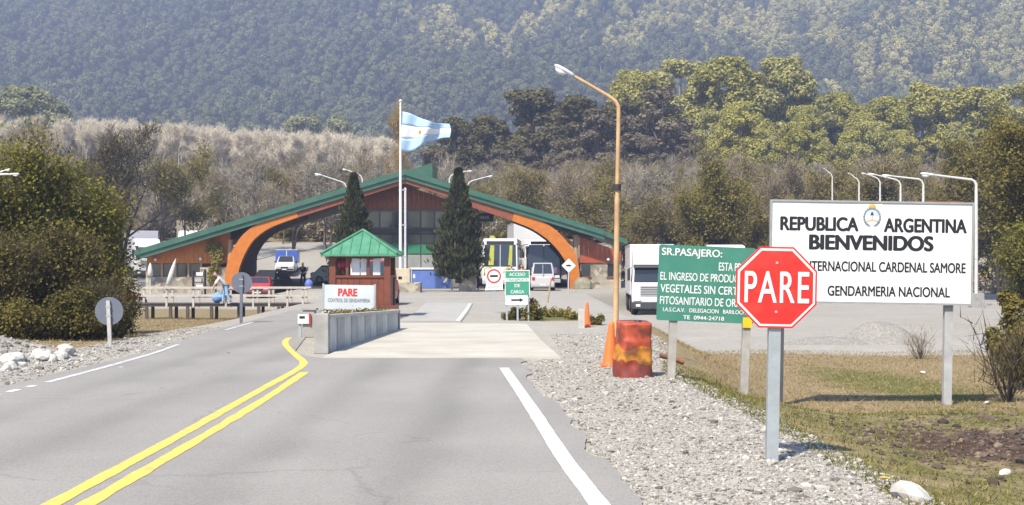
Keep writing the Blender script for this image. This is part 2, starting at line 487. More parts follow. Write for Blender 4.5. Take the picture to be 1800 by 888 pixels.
# ------------------------------------------------------------------ terrain
def axis(parts):
    a = [parts[0][0]]
    for (s, e, d) in parts:
        a += list(np.linspace(s, e, max(2, int(round(abs(e - s) / d)) + 1))[1:])
    return np.array(a)
gx = axis([(-1300, -200, 60), (-200, -60, 8), (-60, -13, 1.0), (-13, 13, .2), (13, 60, 1.0), (60, 200, 8), (200, 1300, 60)])
gy = axis([(-60, 4, 4), (4, 34, .2), (34, 60, .4), (60, 150, 1.0), (150, 400, 8), (400, 2600, 40)])
xx, yy = np.meshgrid(gx, gy)
zz = gz(xx, yy)
nx, ny = len(gx), len(gy)
iy, ix = np.meshgrid(np.arange(ny - 1), np.arange(nx - 1), indexing='ij')
q = (iy * nx + ix).ravel()
faces = np.stack([q, q + 1, q + nx + 1, q + nx], 1)
me = idx_mesh('ground', np.stack([xx.ravel(), yy.ravel(), zz.ravel()], 1), faces, M_ground, True)
e = right_edge(yy); l = left_edge(yy)
grav = np.maximum(1 - sstep(-.3, .5, xx - e), 0) * (1 - sstep(-.2, .8, l - xx))
grav = np.maximum(grav, sstep(41, 45, yy) * (xx > 2) * (yy < 150))                      # lorry yard
grav = np.maximum(grav, np.exp(-(((xx + 11.0) / 2.3) ** 2 + ((yy - 25.5) / 3.2) ** 2)) * 1.4)
grav = np.maximum(grav, sstep(84, 95, yy) * (yy < 150))
grav = np.maximum(grav, sstep(70, 76, yy) * (yy < 150) * (xx < l) * .8)
isl = np.exp(-(((xx - 1.3) / 1.5) ** 2 + ((yy - 44.5) / 2.6) ** 2))                     # planted island ahead
grav = np.clip(grav - 1.3 * isl, 0, 1)
grav = grav * (yy < 152)
gr = .55 * sstep(0, 1.0, xx - e) * (yy < 24) + .25 * (yy > 24)
gr = np.maximum(gr, np.exp(-(((xx - 8.6) / 1.8) ** 2 + ((yy - 31) / 7) ** 2)) * .9)
gr = np.maximum(gr, np.exp(-(((yy - 19.2) / 1.3) ** 2)) * .85 * (xx > e - .3))
gr = np.maximum(gr, np.exp(-(((xx - e - .15) / .35) ** 2)) * .95 * (yy < 22))
gr = np.maximum(gr, isl * .8)
gr = np.where((xx < l), .30, gr)
gr = np.where(yy > 150, .4, gr); gr = np.where(yy > 450, 1.0, gr)
dk = 1.15 * np.exp(-(((xx - 5.7) / 1.5) ** 2 + ((yy - 14.6) / 2.3) ** 2)) * (xx > e + .4)
dk = np.where(yy > 150, .35, dk); dk = np.where(yy > 450, .5, dk)
col = np.stack([grav, np.clip(gr, 0, 1), np.clip(dk, 0, 1), np.ones_like(grav)], -1).reshape(-1, 4).astype(np.float32)
ca = me.attributes.new('cover', 'FLOAT_COLOR', 'POINT'); ca.data.foreach_set('color', col.ravel())
ground = tag(mobj('ground', me), 'pale gravel, dry grass and rising forest ground', None, kind='structure')

# ------------------------------------------------------------------ road, slabs, markings
def strip(name, left, right, z, m, parent=None, th=.0):
    """sheet between two polylines of (x, y) with equal length"""
    v = []; f = []
    for (a, b) in zip(left, right):
        v.append((a[0], a[1], z)); v.append((b[0], b[1], z))
    for i in range(len(left) - 1):
        f.append((2 * i, 2 * i + 1, 2 * i + 3, 2 * i + 2))
    mb = MB(); mb.add(v, f)
    if th:
        n = len(left)
        lo = [(x, y, z - th) for (x, y, _) in v]
        mb.add(v + lo, [(2 * i, 2 * i + 2, 2 * i + 2 + 2 * n, 2 * i + 2 * n) for i in range(n - 1)]
               + [(2 * i + 1, 2 * i + 1 + 2 * n, 2 * i + 3 + 2 * n, 2 * i + 3) for i in range(n - 1)]
               + [(0, 2 * n, 2 * n + 1, 1), (2 * n - 2, 2 * n - 1, 4 * n - 1, 4 * n - 2)])
    return mb.build(name, m, parent)

ROADZ = .022
ys = np.arange(-30, 52.01, .2)
Lx = np.interp(ys, [-30, 10, 18, 27, 36, 52], [-7.1, -7.2, -7.2, -7.25, -7.85, -8.3]) + .05 * fbm(ys * 1.7, ys * 0, 5) * 2
Rn = np.interp(ys, [-30, 6, 10, 15, 21.5, 25.3], [1.9, 1.1, .90, .62, .28, .12]) + .16 * fbm(ys * 1.1, ys * 0 + 3, 6) * 2
Rf = np.interp(ys, [25.3, 26.5, 31, 36, 45, 52], [-3.55, -4.25, -4.75, -5.3, -6.3, -6.6])
near = ys <= 25.35
road = strip('road', list(zip(Lx[near], ys[near])), list(zip(Rn[near], ys[near])), ROADZ, M_asph, th=.05)
tag(road, 'worn grey asphalt road', None, kind='structure')
fr = ys >= 25.1
rd2 = strip('road_lane', list(zip(Lx[fr], ys[fr])), list(zip(Rf[fr], ys[fr])), ROADZ - .002, M_asph, th=.05)
tag(rd2, 'asphalt lane passing left of the concrete planter', None, kind='structure')

slab = strip('concrete_slab', [(-3.52, 25.45), (-3.40, 31), (-3.30, 40.2)], [(.90, 25.3), (.66, 31), (.42, 39.6)], .034, M_slab, th=.06)
tag(slab, 'cream concrete slab across the lane', None, kind='structure')
sl2 = strip('concrete_lane', [(-3.40, 41.2), (-3.5, 50), (-3.9, 62)], [(-1.55, 41.2), (-1.6, 50), (-1.75, 61)], .03, M_slab2, th=.06)
tag(sl2, 'pale concrete lane beyond the slab', None, kind='structure')
for (yy0) in (30.2, 35.0):
    s_ = strip('slab_joint', [(-3.4, yy0), (-3.4, yy0 + .03)], [(.6, yy0), (.6, yy0 + .03)], .0375, M_conc, slab)

def line(name, pts, w, m, z, parent, jag=0.0):
    pts = np.array(pts, float)
    seg = np.r_[0, np.cumsum(np.hypot(*np.diff(pts, axis=0).T))]
    s = np.arange(0, seg[-1], .12)
    px = np.interp(s, seg, pts[:, 0]); py = np.interp(s, seg, pts[:, 1])
    for _ in range(45):
        px[1:-1] = (px[:-2] + px[2:] + 2 * px[1:-1]) / 4; py[1:-1] = (py[:-2] + py[2:] + 2 * py[1:-1]) / 4
    dx = np.gradient(px); dy = np.gradient(py); n = np.hypot(dx, dy)
    ww = w / 2 * (1 + jag * 2 * fbm(s * 2.2, s * 0, 9))
    ox = dy / n * ww; oy = -dx / n * ww
    return strip(name, list(zip(px - ox, py - oy)), list(zip(px + ox, py + oy)), z, m, parent)

MZ = ROADZ + .004
# added dark floor sheet: the hall roof's shade put into its colour
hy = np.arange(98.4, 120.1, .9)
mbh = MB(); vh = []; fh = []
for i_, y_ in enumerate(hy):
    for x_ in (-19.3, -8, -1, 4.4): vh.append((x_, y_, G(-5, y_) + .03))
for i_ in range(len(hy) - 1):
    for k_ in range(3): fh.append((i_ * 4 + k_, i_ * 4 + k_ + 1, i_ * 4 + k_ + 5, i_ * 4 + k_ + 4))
tag(mbh.add(vh, fh).build('hall_shade_sheet', mat('painted_hall_shade', (.05, .047, .047), .8, .2, .8)), 'added dark floor sheet standing in for the shade of the hall roof', kind='structure')
line('centre_line', [(-3.30, 4), (-3.31, 9.9), (-3.36, 14), (-3.47, 19), (-3.52, 22.5), (-3.62, 24.0), (-3.95, 25.3), (-4.35, 27), (-4.8, 29), (-5.10, 30.6), (-5.25, 32.2)], .14, M_yel, MZ, road, .18)
line('centre_line', [(-3.06, 4), (-3.06, 9.9), (-3.10, 14), (-3.18, 18), (-3.32, 21.9)], .14, M_yel, MZ, road, .3)
line('edge_line', [(.95, 4), (.66, 9.4), (.47, 12), (.26, 16), (.06, 19.5), (-.14, 22.9)], .155, M_wline, MZ, road, .08)
line('edge_line', [(-6.81, 20.0), (-6.82, 21), (-6.85, 23), (-6.97, 26.7), (-7.2, 29.5)], .11, M_wworn, MZ, road, .3)
for (a, b) in ((19.25, 19.6), (18.5, 18.88), (17.5, 18.15)):
    line('edge_dash', [(-6.82, a), (-6.82, b)], .11, M_wline, MZ, road)
line('edge_line', [(-7.55, 36), (-7.75, 41)], .1, M_wworn, MZ, rd2, .3)
line('lane_line', [(-1.66, 41.6), (-1.72, 50), (-1.84, 60)], .11, M_wline, .034, sl2, .1)
strip('kerb_line', [(-3.35, 41.3), (-3.35, 41.5)], [(-1.6, 41.3), (-1.6, 41.5)], .0345, M_conc, sl2)

# ------------------------------------------------------------------ gravel stones and grass (stuff)
def ico(sub=1):
    bm = bmesh.new(); bmesh.ops.create_icosphere(bm, subdivisions=sub, radius=1)
    v = np.array([x.co[:] for x in bm.verts]); f = np.array([[y.index for y in x.verts] for x in bm.faces]); bm.free()
    return v, f
IV, IF = ico(1)
IV2, IF2 = ico(2)

def stones(name, pts, size, m, flat=.65):
    n = len(pts)
    k = len(IV)
    sc = size[:, None, None] * (1 + rng.uniform(-.35, .35, (n, k, 1)))
    ax = rng.uniform(.7, 1.3, (n, 1, 3)); ax[:, :, 2] *= flat
    v = IV[None] * sc * ax
    a = rng.uniform(0, 6.28, n); c, s = np.cos(a)[:, None], np.sin(a)[:, None]
    vx = v[:, :, 0] * c - v[:, :, 1] * s; vy = v[:, :, 0] * s + v[:, :, 1] * c
    v = np.stack([vx, vy, v[:, :, 2]], -1) + pts[:, None, :]
    f = (IF[None] + (np.arange(n) * k)[:, None, None]).reshape(-1, 3)
    return idx_mesh(name, v.reshape(-1, 3), f, m)

def stone_mat(name, cols):
    m, t, p = nt(name)
    g = t.nodes.new('ShaderNodeNewGeometry'); cr = t.nodes.new('ShaderNodeValToRGB'); el = cr.color_ramp.elements
    while len(el) < len(cols): el.new(.5)
    for i, c in enumerate(cols): el[i].position = i / (len(cols) - 1); el[i].color = (*[k_ * ALB for k_ in c], 1)
    t.links.new(g.outputs['Random Per Island'], cr.inputs[0]); t.links.new(cr.outputs[0], p.inputs['Base Color'])
    p.inputs['Roughness'].default_value = .9
    return m
M_stone = stone_mat('gravel_stone', [(.10, .088, .075), (.27, .25, .222), (.33, .312, .28), (.37, .35, .318), (.52, .50, .455)])

N = 44000
y = 8.5 + 26 * rng.random(N) ** 1.9
lo = np.interp(y, [6, 10, 15, 21.5, 25.3, 26, 40], [1.05, .88, .62, .28, .1, .9, .45]); hi = right_edge(y) + .35
x = lo + (hi - lo) * rng.random(N) ** .9 + rng.normal(0, .05, N)
ok = ~((x < .95) & (y > 25.2) & (y < 40))
x, y = x[ok], y[ok]
sz = rng.lognormal(math.log(.0092), .48, len(x))
big = rng.random(len(x)) < .02
sz = np.where(big, sz * 2.3, sz)
p1 = np.stack([x, y, gz(x, y) + sz * .15], 1)
N = 7500
y = 14 + 24 * rng.random(N); x = np.interp(y, [-30, 10, 18, 27, 36, 52], [-7.1, -7.2, -7.2, -7.25, -7.85, -8.3]) - .03 - 1.6 * rng.random(N)
s2 = rng.lognormal(math.log(.0125), .45, N)
p2 = np.stack([x, y, gz(x, y) + s2 * .15], 1)
N = 3500
x = rng.normal(-11, 1.5, N); y = rng.normal(25, 2.0, N); s3 = rng.lognormal(math.log(.022), .5, N)
p3 = np.stack([x, y, gz(x, y) + s3 * .2], 1)
o = mobj('gravel', stones('gravel', np.concatenate([p1, p2, p3]), np.concatenate([sz, s2, s3]), M_stone))
tag(o, 'loose pale grey gravel along both road shoulders', 'gravel', kind='stuff')

def leaf_quads(c, nrm, size, asp=1.0, jit=.6):
    """n quads at c facing roughly nrm"""
    n = len(c)
    d = nrm + rng.normal(0, jit, (n, 3)); d /= np.linalg.norm(d, axis=1)[:, None] + 1e-9
    r = rng.normal(0, 1, (n, 3)); u = np.cross(d, r); u /= np.linalg.norm(u, axis=1)[:, None] + 1e-9
    w = np.cross(d, u)
    s = (size * rng.uniform(.6, 1.4, n))[:, None]
    a = u * s; b = w * s * asp
    return np.stack([c - a, c - b * .9, c + a, c + b], 1)          # diamond leaf

def blades(c, h, w, lean=.5):
    n = len(c)
    a = rng.uniform(0, 6.283, n)
    side = np.stack([np.cos(a), np.sin(a), np.zeros(n)], 1) * (w * rng.uniform(.6, 1.4, n))[:, None]
    tip = np.stack([rng.normal(0, lean, n) * h, rng.normal(0, lean, n) * h, h * rng.uniform(.5, 1.2, n)], 1)
    return np.stack([c - side, c + side, c + tip], 1)

M_grass = leaf_mat('grass_blades', [(.10, .085, .03), (.115, .12, .03), (.18, .175, .05), (.30, .245, .12)], .3, 0)
M_drygrass = leaf_mat('dry_grass_blades', [(.17, .115, .06), (.26, .19, .095), (.36, .28, .15), (.20, .18, .07)], .3, 0)
N = 60000
y = 9.5 + 15 * rng.random(N) ** 1.2; x = right_edge(y) + .05 + 8.5 * rng.random(N) ** 1.1
dkm = 1.2 * np.exp(-(((x - 5.7) / 1.4) ** 2 + ((y - 14.6) / 2.1) ** 2))
dens = (.25 + .75 * (fbm(x / .5, y / .5, 51) > -.03)) * np.clip(1 - dkm, .05, 1) + .5 * np.exp(-((y - 19.3) / 1.0) ** 2) + .4 * np.exp(-(((x - right_edge(y) - .2) / .3) ** 2))
ok = rng.random(N) < dens * .75
x, y = x[ok], y[ok]
c = np.stack([x, y, gz(x, y) - .004], 1)
o = mobj('grass', np_mesh('grass', blades(c, .055, .006, .7), 3, M_grass))
tag(o, 'short patchy green grass on the verge below the stop sign', 'grass', kind='stuff')
N = 26000
y = 21 + 24 * rng.random(N); x = right_edge(y) + .8 + 15 * rng.random(N)
N2 = 16000
y2 = 29 + 35 * rng.random(N2); x2 = left_edge(y2) - .6 - 7 * rng.random(N2)
x = np.r_[x, x2]; y = np.r_[y, y2]
c = np.stack([x, y, gz(x, y) - .004], 1)
o = mobj('dry_grass', np_mesh('dry_grass', blades(c, .07, .010, .8), 3, M_drygrass))
tag(o, 'dry tan grass in the hollows beside the road', 'dry grass', kind='stuff')
# dark turned clods
N = 5200
x = rng.normal(6.0, 1.5, N); y = rng.normal(14.6, 1.8, N); ok = x > right_edge(y) + .8; x, y = x[ok], y[ok]
s_ = rng.lognormal(math.log(.0145), .55, len(x))
o = mobj('soil_clods', stones('soil_clods', np.stack([x, y, gz(x, y)], 1), s_, stone_mat('clod', [(.03, .021, .016), (.07, .047, .036), (.12, .083, .062), (.22, .165, .12)]), .8))
tag(o, 'dark brown turned soil clods on the verge', 'soil', kind='stuff')

def rock(name, label, cat, loc, size, m, seed, group=None):
    r = np.random.default_rng(seed)
    v = IV2 * np.array(size)
    d = np.ones(len(v))
    for k in range(7):
        n = r.normal(0, 1, 3); n /= np.linalg.norm(n)
        h = (IV2 @ n); cut = r.uniform(.55, .85)
        v = v - np.outer(np.maximum(h - cut, 0) * .9, n) * np.array(size)
    v = v * (1 + r.normal(0, .03, (len(v), 1)))
    o = mobj(name, idx_mesh(name, v, IF2, m), None, loc)
    o.rotation_euler = (r.uniform(-.4, .4), r.uniform(-.4, .4), r.uniform(0, 6))
    return tag(o, label, cat, group)
M_rockw = mat('pale_rock', (.55, .53, .49), .9, .2, 5, .5, dirt=(.3, .27, .22), dirt_amt=.5)
M_rockb = mat('tan_rock', (.30, .20, .11), .9, .2, 5, .5)
for i in range(22):
    a = np.random.default_rng(100 + i)
    ppx = a.uniform(2, 122); Yr = np.interp(ppx, [0, 125], [22.0, 25.6]) + a.uniform(-.2, 1.9)
    s = a.uniform(.07, .19)
    xr = X(ppx, Yr)
    brown = i in (4,)
    if brown: xr, Yr = X(93, 25.4), 25.4
    rock('rock', 'tan brown rock among the pale rocks by the left verge' if brown else 'pale angular rock in the heap at the foot of the left bush', 'rock',
         (xr, Yr, G(xr, Yr) + s * .35), (s * 1.2, s, s * .8), M_rockb if brown else M_rockw, 200 + i, 'rocks heaped by the left shoulder')
rock('rock', 'large white rock at the bottom right beside the gravel', 'rock', (X(1600, 10.25), 10.25, G(X(1600, 10.25), 10.25) + .02), (.19, .14, .13), M_rockw, 31)
for (a, b, Yr, s, d) in ((1735, 678, 25.3, .07, 'pale flat stone on the grass by the bare bush'), (1622, 645, 34, .09, 'pale stone in the dry grass left of the big sign post'), (1766, 832, 12.6, .05, 'small white stone on dark turned soil')):
    xr = X(a, Yr)
    rock('rock', d, 'rock', (xr, Yr, G(xr, Yr) + s * .3), (s * 1.5, s, s * .7), M_rockw, int(a))

# yellow flower
fx, fy = X(1555, 10.6), 10.6
fl = thing('dandelion', 'tiny yellow flower at the gravel edge beside the white rock', 'flower', (fx, fy, G(fx, fy)))
MB().tube([(0, 0, 0), (.005, 0, .05), (0, 0, .09)], .003, 5).build('stem', M_grass, fl)
mb = MB()
for k in range(14):
    a = k * 6.283 / 14
    mb.add([(0, 0, .09), (.03 * math.cos(a - .2), .03 * math.sin(a - .2), .1), (.034 * math.cos(a), .034 * math.sin(a), .104), (.03 * math.cos(a + .2), .03 * math.sin(a + .2), .1)], [(0, 1, 2, 3)])
mb.build('petal_head', mat('yellow_petal', (.8, .5, .02), .6), fl)
mb = MB()
for k in range(7):
    a = k * .9
    mb.add([(0, 0, 0), (.05 * math.cos(a), .05 * math.sin(a), .03), (.09 * math.cos(a + .1), .09 * math.sin(a + .1), .015), (.05 * math.cos(a + .3), .05 * math.sin(a + .3), .03)], [(0, 1, 2, 3)])
mb.build('leaf_rosette', M_grass, fl)

# gravel heaps at the edge of the lorry yard
def heap(lab, cx_, cy_, r_, h_, seed):
    n = 46
    u = np.linspace(-1, 1, n); xx_, yy_ = np.meshgrid(u, u)
    d2 = xx_ ** 2 + yy_ ** 2
    zz_ = h_ * np.exp(-d2 * 2.6) * (1 + fbm(xx_ * 3 + seed, yy_ * 3, seed) * .9) + fbm(xx_ * 14, yy_ * 14, seed + 3) * .05
    X_ = cx_ + xx_ * r_[0]; Y_ = cy_ + yy_ * r_[1]
    zz_ = gz(X_, Y_) + zz_ - .09 - .25 * np.clip(np.sqrt(d2) - .8, 0, 1)
    iy_, ix_ = np.meshgrid(np.arange(n - 1), np.arange(n - 1), indexing='ij'); q_ = (iy_ * n + ix_).ravel()
    V = np.stack([(X_ - cx_).ravel(), (Y_ - cy_).ravel(), zz_.ravel() - G(cx_, cy_)], 1)
    o = mobj('gravel_heap', idx_mesh('gravel_heap', V, np.stack([q_, q_ + 1, q_ + n + 1, q_ + n], 1), mat('heap_gravel', (.27, .255, .23), .95, .3, 12, .7), True), None, (cx_, cy_, G(cx_, cy_)))
    return tag(o, lab, 'gravel heap')
heap('grey gravel heap at the yard edge below the welcome board', X(1548, 50), 50, (2.0, 2.2), .78, 5)
heap('low long gravel ridge left of the grey heap behind the stop sign', X(1455, 49), 49, (2.6, 1.5), .34, 9)
# ------------------------------------------------------------------ border post hall
M_stonewall = None
def stone_wall_material():
    m, t, p = nt('rubble_stone_wall')
    tc = t.nodes.new('ShaderNodeTexCoord')
    v = t.nodes.new('ShaderNodeTexVoronoi'); v.inputs['Scale'].default_value = 2.6; t.links.new(tc.outputs['Object'], v.inputs['Vector'])
    sc = t.nodes.new('ShaderNodeSeparateColor'); t.links.new(v.outputs['Color'], sc.inputs[0])
    r = t.nodes.new('ShaderNodeValToRGB'); e = r.color_ramp.elements
    e[0].color = (.15, .13, .10, 1); e[1].color = (.36, .32, .255, 1); t.links.new(sc.outputs[0], r.inputs[0])
    t.links.new(r.outputs[0], p.inputs['Base Color']); p.inputs['Roughness'].default_value = .9
    b = t.nodes.new('ShaderNodeBump'); b.inputs['Strength'].default_value = .8; b.inputs['Distance'].default_value = .05
    t.links.new(v.outputs['Distance'], b.inputs['Height']); t.links.new(b.outputs[0], p.inputs['Normal'])
    return m
M_stonewall = stone_wall_material()
M_window = mat('dark_window_glass', (.035, .04, .045), .1, .15, 1.5, spec=.6)
M_greyglass = mat('grey_green_glass', (.055, .065, .055), .15, .2, 1.2, spec=.5)
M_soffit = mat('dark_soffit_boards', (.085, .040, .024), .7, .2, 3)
M_gband = mat('green_band_paint', (.03, .20, .10), .5, .1)

B0 = 98.0
def bx(px): return X(px, B0)
def bz(py): return Z(py, B0)
hall = thing('border_post_hall', 'long border post hall with green gabled roof and orange timber arches', 'building', (0, 0, 0))
RX, RZ = bx(712), bz(299)                       # ridge
LX, LZ = bx(238), bz(441)
EX, EZ = bx(1062), bz(405)
FAS = .68
YB = B0 + 17
mb = MB()                                       # roof planes, thick slabs
for (ax, az, bx_, bz_) in ((LX, LZ, RX, RZ), (RX, RZ, EX, EZ)):
    mb.prism([(ax, az - .30), (bx_, bz_ - .30), (bx_, bz_), (ax, az)], B0 + .1, YB)
roof = mb.build('roof', M_roofg, hall)
# fascia: two stepped metal strips per slope
for (ax, az, bx_, bz_, sg) in ((LX, LZ, RX, RZ, 1), (RX, RZ, EX, EZ, -1)):
    MB().prism([(ax, az - .36), (bx_, bz_ - .36), (bx_, bz_ + .03), (ax, az + .03)], B0 - .25, B0 + .08).build('fascia', M_roofg, roof)
    MB().prism([(ax + .05, az - FAS), (bx_, bz_ - FAS), (bx_, bz_ - .365), (ax + .05, az - .365)], B0 - .12, B0 + .06).build('fascia', M_roofg, roof)
# standing seams on the slopes
for k in range(12):
    yk = B0 + .9 + k * 1.35
    MB().prism([(LX, LZ + .002), (RX, RZ + .002), (RX, RZ + .06), (LX, LZ + .06)], yk, yk + .06).build('roof_seam', M_roofg, roof)
    MB().prism([(RX, RZ + .002), (EX, EZ + .002), (EX, EZ + .06), (RX, RZ + .06)], yk, yk + .06).build('roof_seam', M_roofg, roof)
# raised clerestory fin on the ridge, rising to the right
MB().prism([(RX + .1, RZ + .02), (bx(757), bz(312)), (bx(757), bz(282)), (RX + .1, RZ + .12)], B0 + 2.2, B0 + 9).build('ridge_clerestory', M_roofg, roof)
# lower roof of the right wing
MB().prism([(bx(1036), bz(404)), (bx(1104), bz(429)), (bx(1104), bz(420)), (bx(1036), bz(396))], B0 + .9, B0 + 13).build('wing_roof', M_roofg, roof)
# dark soffit below the roof
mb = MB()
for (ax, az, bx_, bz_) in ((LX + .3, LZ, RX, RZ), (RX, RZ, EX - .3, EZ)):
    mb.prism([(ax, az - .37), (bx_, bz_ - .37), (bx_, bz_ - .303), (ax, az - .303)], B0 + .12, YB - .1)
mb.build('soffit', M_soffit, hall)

def ribbon(outer, inner, y0, y1):
    """curved timber between two matching edge curves given in photo pixels"""
    def res(c, n=26):
        c = np.array(c, float); s = np.r_[0, np.cumsum(np.hypot(*np.diff(c, axis=0).T))]; u = np.linspace(0, s[-1], n)
        r = np.stack([np.interp(u, s, c[:, 0]), np.interp(u, s, c[:, 1])], 1)
        for _ in range(3): r[1:-1] = (r[:-2] + 2 * r[1:-1] + r[2:]) / 4
        return r
    a, b = res(outer), res(inner)
    mb = MB(); n = len(a)
    v = []
    for i in range(n):
        for (p, yy_) in ((a[i], y0), (b[i], y0), (b[i], y1), (a[i], y1)):
            v.append((bx(p[0]), yy_, bz(p[1])))
    f = []
    for i in range(n - 1):
        for j in range(4):
            f.append((i * 4 + j, i * 4 + (j + 1) % 4, (i + 1) * 4 + (j + 1) % 4, (i + 1) * 4 + j))
    f += [(0, 3, 2, 1), ((n - 1) * 4, (n - 1) * 4 + 1, (n - 1) * 4 + 2, (n - 1) * 4 + 3)]
    return mb.add(v, f)
LO = [(395, 510), (395, 483), (399, 462), (404, 447), (423, 415), (447, 395), (487, 381), (520, 371)]
LI = [(418, 510), (417, 483), (423, 463), (430, 446), (444, 422), (470, 402), (500, 390), (524, 382)]
RO = [(1020, 510), (1019, 490), (1018, 466), (1011, 443), (992, 418), (973, 400), (942, 384), (905, 370)]
RI = [(1002, 510), (1002, 490), (999, 469), (990, 452), (977, 435), (962, 420), (936, 402), (900, 388)]
for (o_, i_) in ((LO, LI), (RO, RI)):
    ribbon(o_, i_, B0 + .0, B0 + .7).build('arch_beam', M_wood_or, hall)
    sh = [(a + (1.2 if o_ is LO else -1.2), b) for (a, b) in i_]
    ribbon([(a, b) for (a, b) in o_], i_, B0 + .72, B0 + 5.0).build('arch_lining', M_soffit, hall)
# straight rafters from arch head to ridge
for (pts) in ([(520, 371), (524, 382), (600, 358), (712, 322), (712, 315), (700, 318)], [(905, 370), (900, 388), (840, 368), (770, 341), (712, 322), (712, 315)]):
    P_ = [(bx(a), bz(b)) for (a, b) in pts]
    MB().prism(P_, B0 + .03, B0 + .6).build('rafter', M_wood_br, hall)
# infill boarding between fascia and rafter / arch heads
P_ = [(447, 396), (487, 382), (520, 372), (600, 349), (712, 316), (712, 312), (600, 348), (447, 394)]
# log posts beside the arches
for (a, b0_, b1_) in ((400, 512, 421), (1013, 512, 413)):
    MB().tube([(bx(a), B0 + 1.0, bz(b0_)), (bx(a), B0 + 1.0, bz(b1_))], .21, 12).build('log_post', M_log, hall)
    sgn = 1 if a < 700 else -1
    MB().tube([(bx(a), B0 + 1.0, bz(b1_ + 22)), (bx(a) + sgn * .9, B0 + 1.0, bz(b1_ + 2))], .12, 8).build('log_brace', M_log, hall)
# stone footing at the right arch
rr = np.random.default_rng(5)
v = IV2 * np.array([.75, .7, .85]) * (1 + rr.normal(0, .05, (len(IV2), 1))) + np.array([bx(1016) + .3, B0 - .6, .05])
o = mobj('arch_footing', idx_mesh('arch_footing', v, IF2, mat('mossy_stone', (.25, .24, .17), .95, .25, 3, .5)), hall)

# left wing: orange boarded band, window band, stone wall
WY = B0 + 1.2
def roofbot(px):     # underside of the fascia, photo row, left slope
    return 441 + (299 - 441) * (px - 238) / (712 - 238) + FAS / .0408
prev = None
for k in range(18):                               # vertical boards of the left gable band
    a0 = 252 + k * 8.2; a1 = a0 + 7.9
    MB().prism([(bx(a0), bz(463)), (bx(a1), bz(463)), (bx(a1), bz(roofbot(a1) - 6)), (bx(a0), bz(roofbot(a0) - 6))], WY - .06, WY + .02).build('board', M_wood_or, hall)
mb = MB(); mb.box(bx(248), bx(392), WY + .04, WY + 12, G(-25, 99) - .6, bz(487)); mb.build('stone_wall', M_stonewall, hall)
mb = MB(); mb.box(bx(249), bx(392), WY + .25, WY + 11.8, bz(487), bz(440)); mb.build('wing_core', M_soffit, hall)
for (a0, a1) in ((256, 276), (279, 300), (303, 323), (326, 345)):
    MB().box(bx(a0), bx(a1), WY + .18, WY + .24, bz(486), bz(464)).build('window', M_window, hall)
for a0 in (250, 277, 301, 324, 347):
    MB().tube([(bx(a0), WY + .1, bz(488)), (bx(a0), WY + .1, bz(463))], .09, 8).build('log_mullion', M_log, hall)
mb = MB(); mb.box(bx(347), bx(393), WY - .4, WY + .03, G(-21, 99) - .6, bz(470)); mb.build('stone_pier', M_stonewall, hall)
# right wing
for k in range(9):
    a0 = 1020 + k * 8.2; a1 = a0 + 7.9
    MB().prism([(bx(a0), bz(462)), (bx(a1), bz(462)), (bx(a1), bz(416 + .36 * (a1 - 1020))), (bx(a0), bz(416 + .36 * (a0 - 1020)))], WY - .06, WY + .02).build('board', mat('red_orange_boards', (.40, .075, .018), .5, .15, 3, .2), hall)
MB().box(bx(1020), bx(1094), WY + .04, WY + 11, -1.2, bz(462)).build('stone_wall', M_stonewall, hall)
for (a0, a1) in ((1023, 1039), (1070, 1086)):
    MB().box(bx(a0), bx(a1), WY - .01, WY + .038, bz(486), bz(464)).build('window', M_window, hall)
    MB().box(bx(a0) - .08, bx(a1) + .08, WY - .05, WY - .012, bz(489), bz(486)).build('window_sill', M_wood_br, hall)
# wall lamp globes
for (px, py) in ((267, 456), (347, 455), (1071, 456)):
    MB().lathe([(.02, -.13), (.11, -.08), (.13, 0), (.1, .09), (.02, .12)], 12, (bx(px), WY - .2, bz(py))).build('wall_lamp', M_lamp, hall)

# central office block inside the hall
CY = B0 + 3.0
def cx(px): return X(px, CY)
def cz(py): return Z(py, CY)
MB().box(cx(640), cx(838), CY + .1, CY + 9, -.1, cz(366)).build('office_block', mat('office_wall', (.20, .19, .17), .8, .15), hall)
for k in range(22):                               # gable boards
    a0 = 616 + k * 8.6; a1 = a0 + 8.2
    tp = lambda a: min(366, 326 + abs(a - 712) * .34)
    if tp(a0) < 364 or tp(a1) < 364:
        MB().prism([(cx(a0), cz(368)), (cx(a1), cz(368)), (cx(a1), cz(tp(a1))), (cx(a0), cz(tp(a0)))], CY - .1, CY - .03).build('board', M_wood_br, hall)
for k in range(8):                                # upper windows
    a0 = 645 + k * 24
    MB().box(cx(a0), cx(a0 + 21), CY + .02, CY + .09, cz(400), cz(372)).build('window', M_window if k % 3 else M_greyglass, hall)
MB().box(cx(636), cx(842), CY - .5, CY + .08, cz(411), cz(402)).build('canopy_edge', M_dark, hall)
for k in range(8):
    a0 = 645 + k * 24
    MB().box(cx(a0), cx(a0 + 22), CY + .02, CY + .09, cz(428), cz(412)).build('window', M_greyglass, hall)
    MB().box(cx(a0), cx(a0 + 22), CY - .02, CY + .09, cz(446), cz(430)).build('green_panel', M_gband, hall)
    MB().box(cx(a0), cx(a0 + 22), CY + .02, CY + .09, cz(474), cz(448)).build('window', mat('pale_window', (.30, .31, .29), .3, .2, 1), hall)
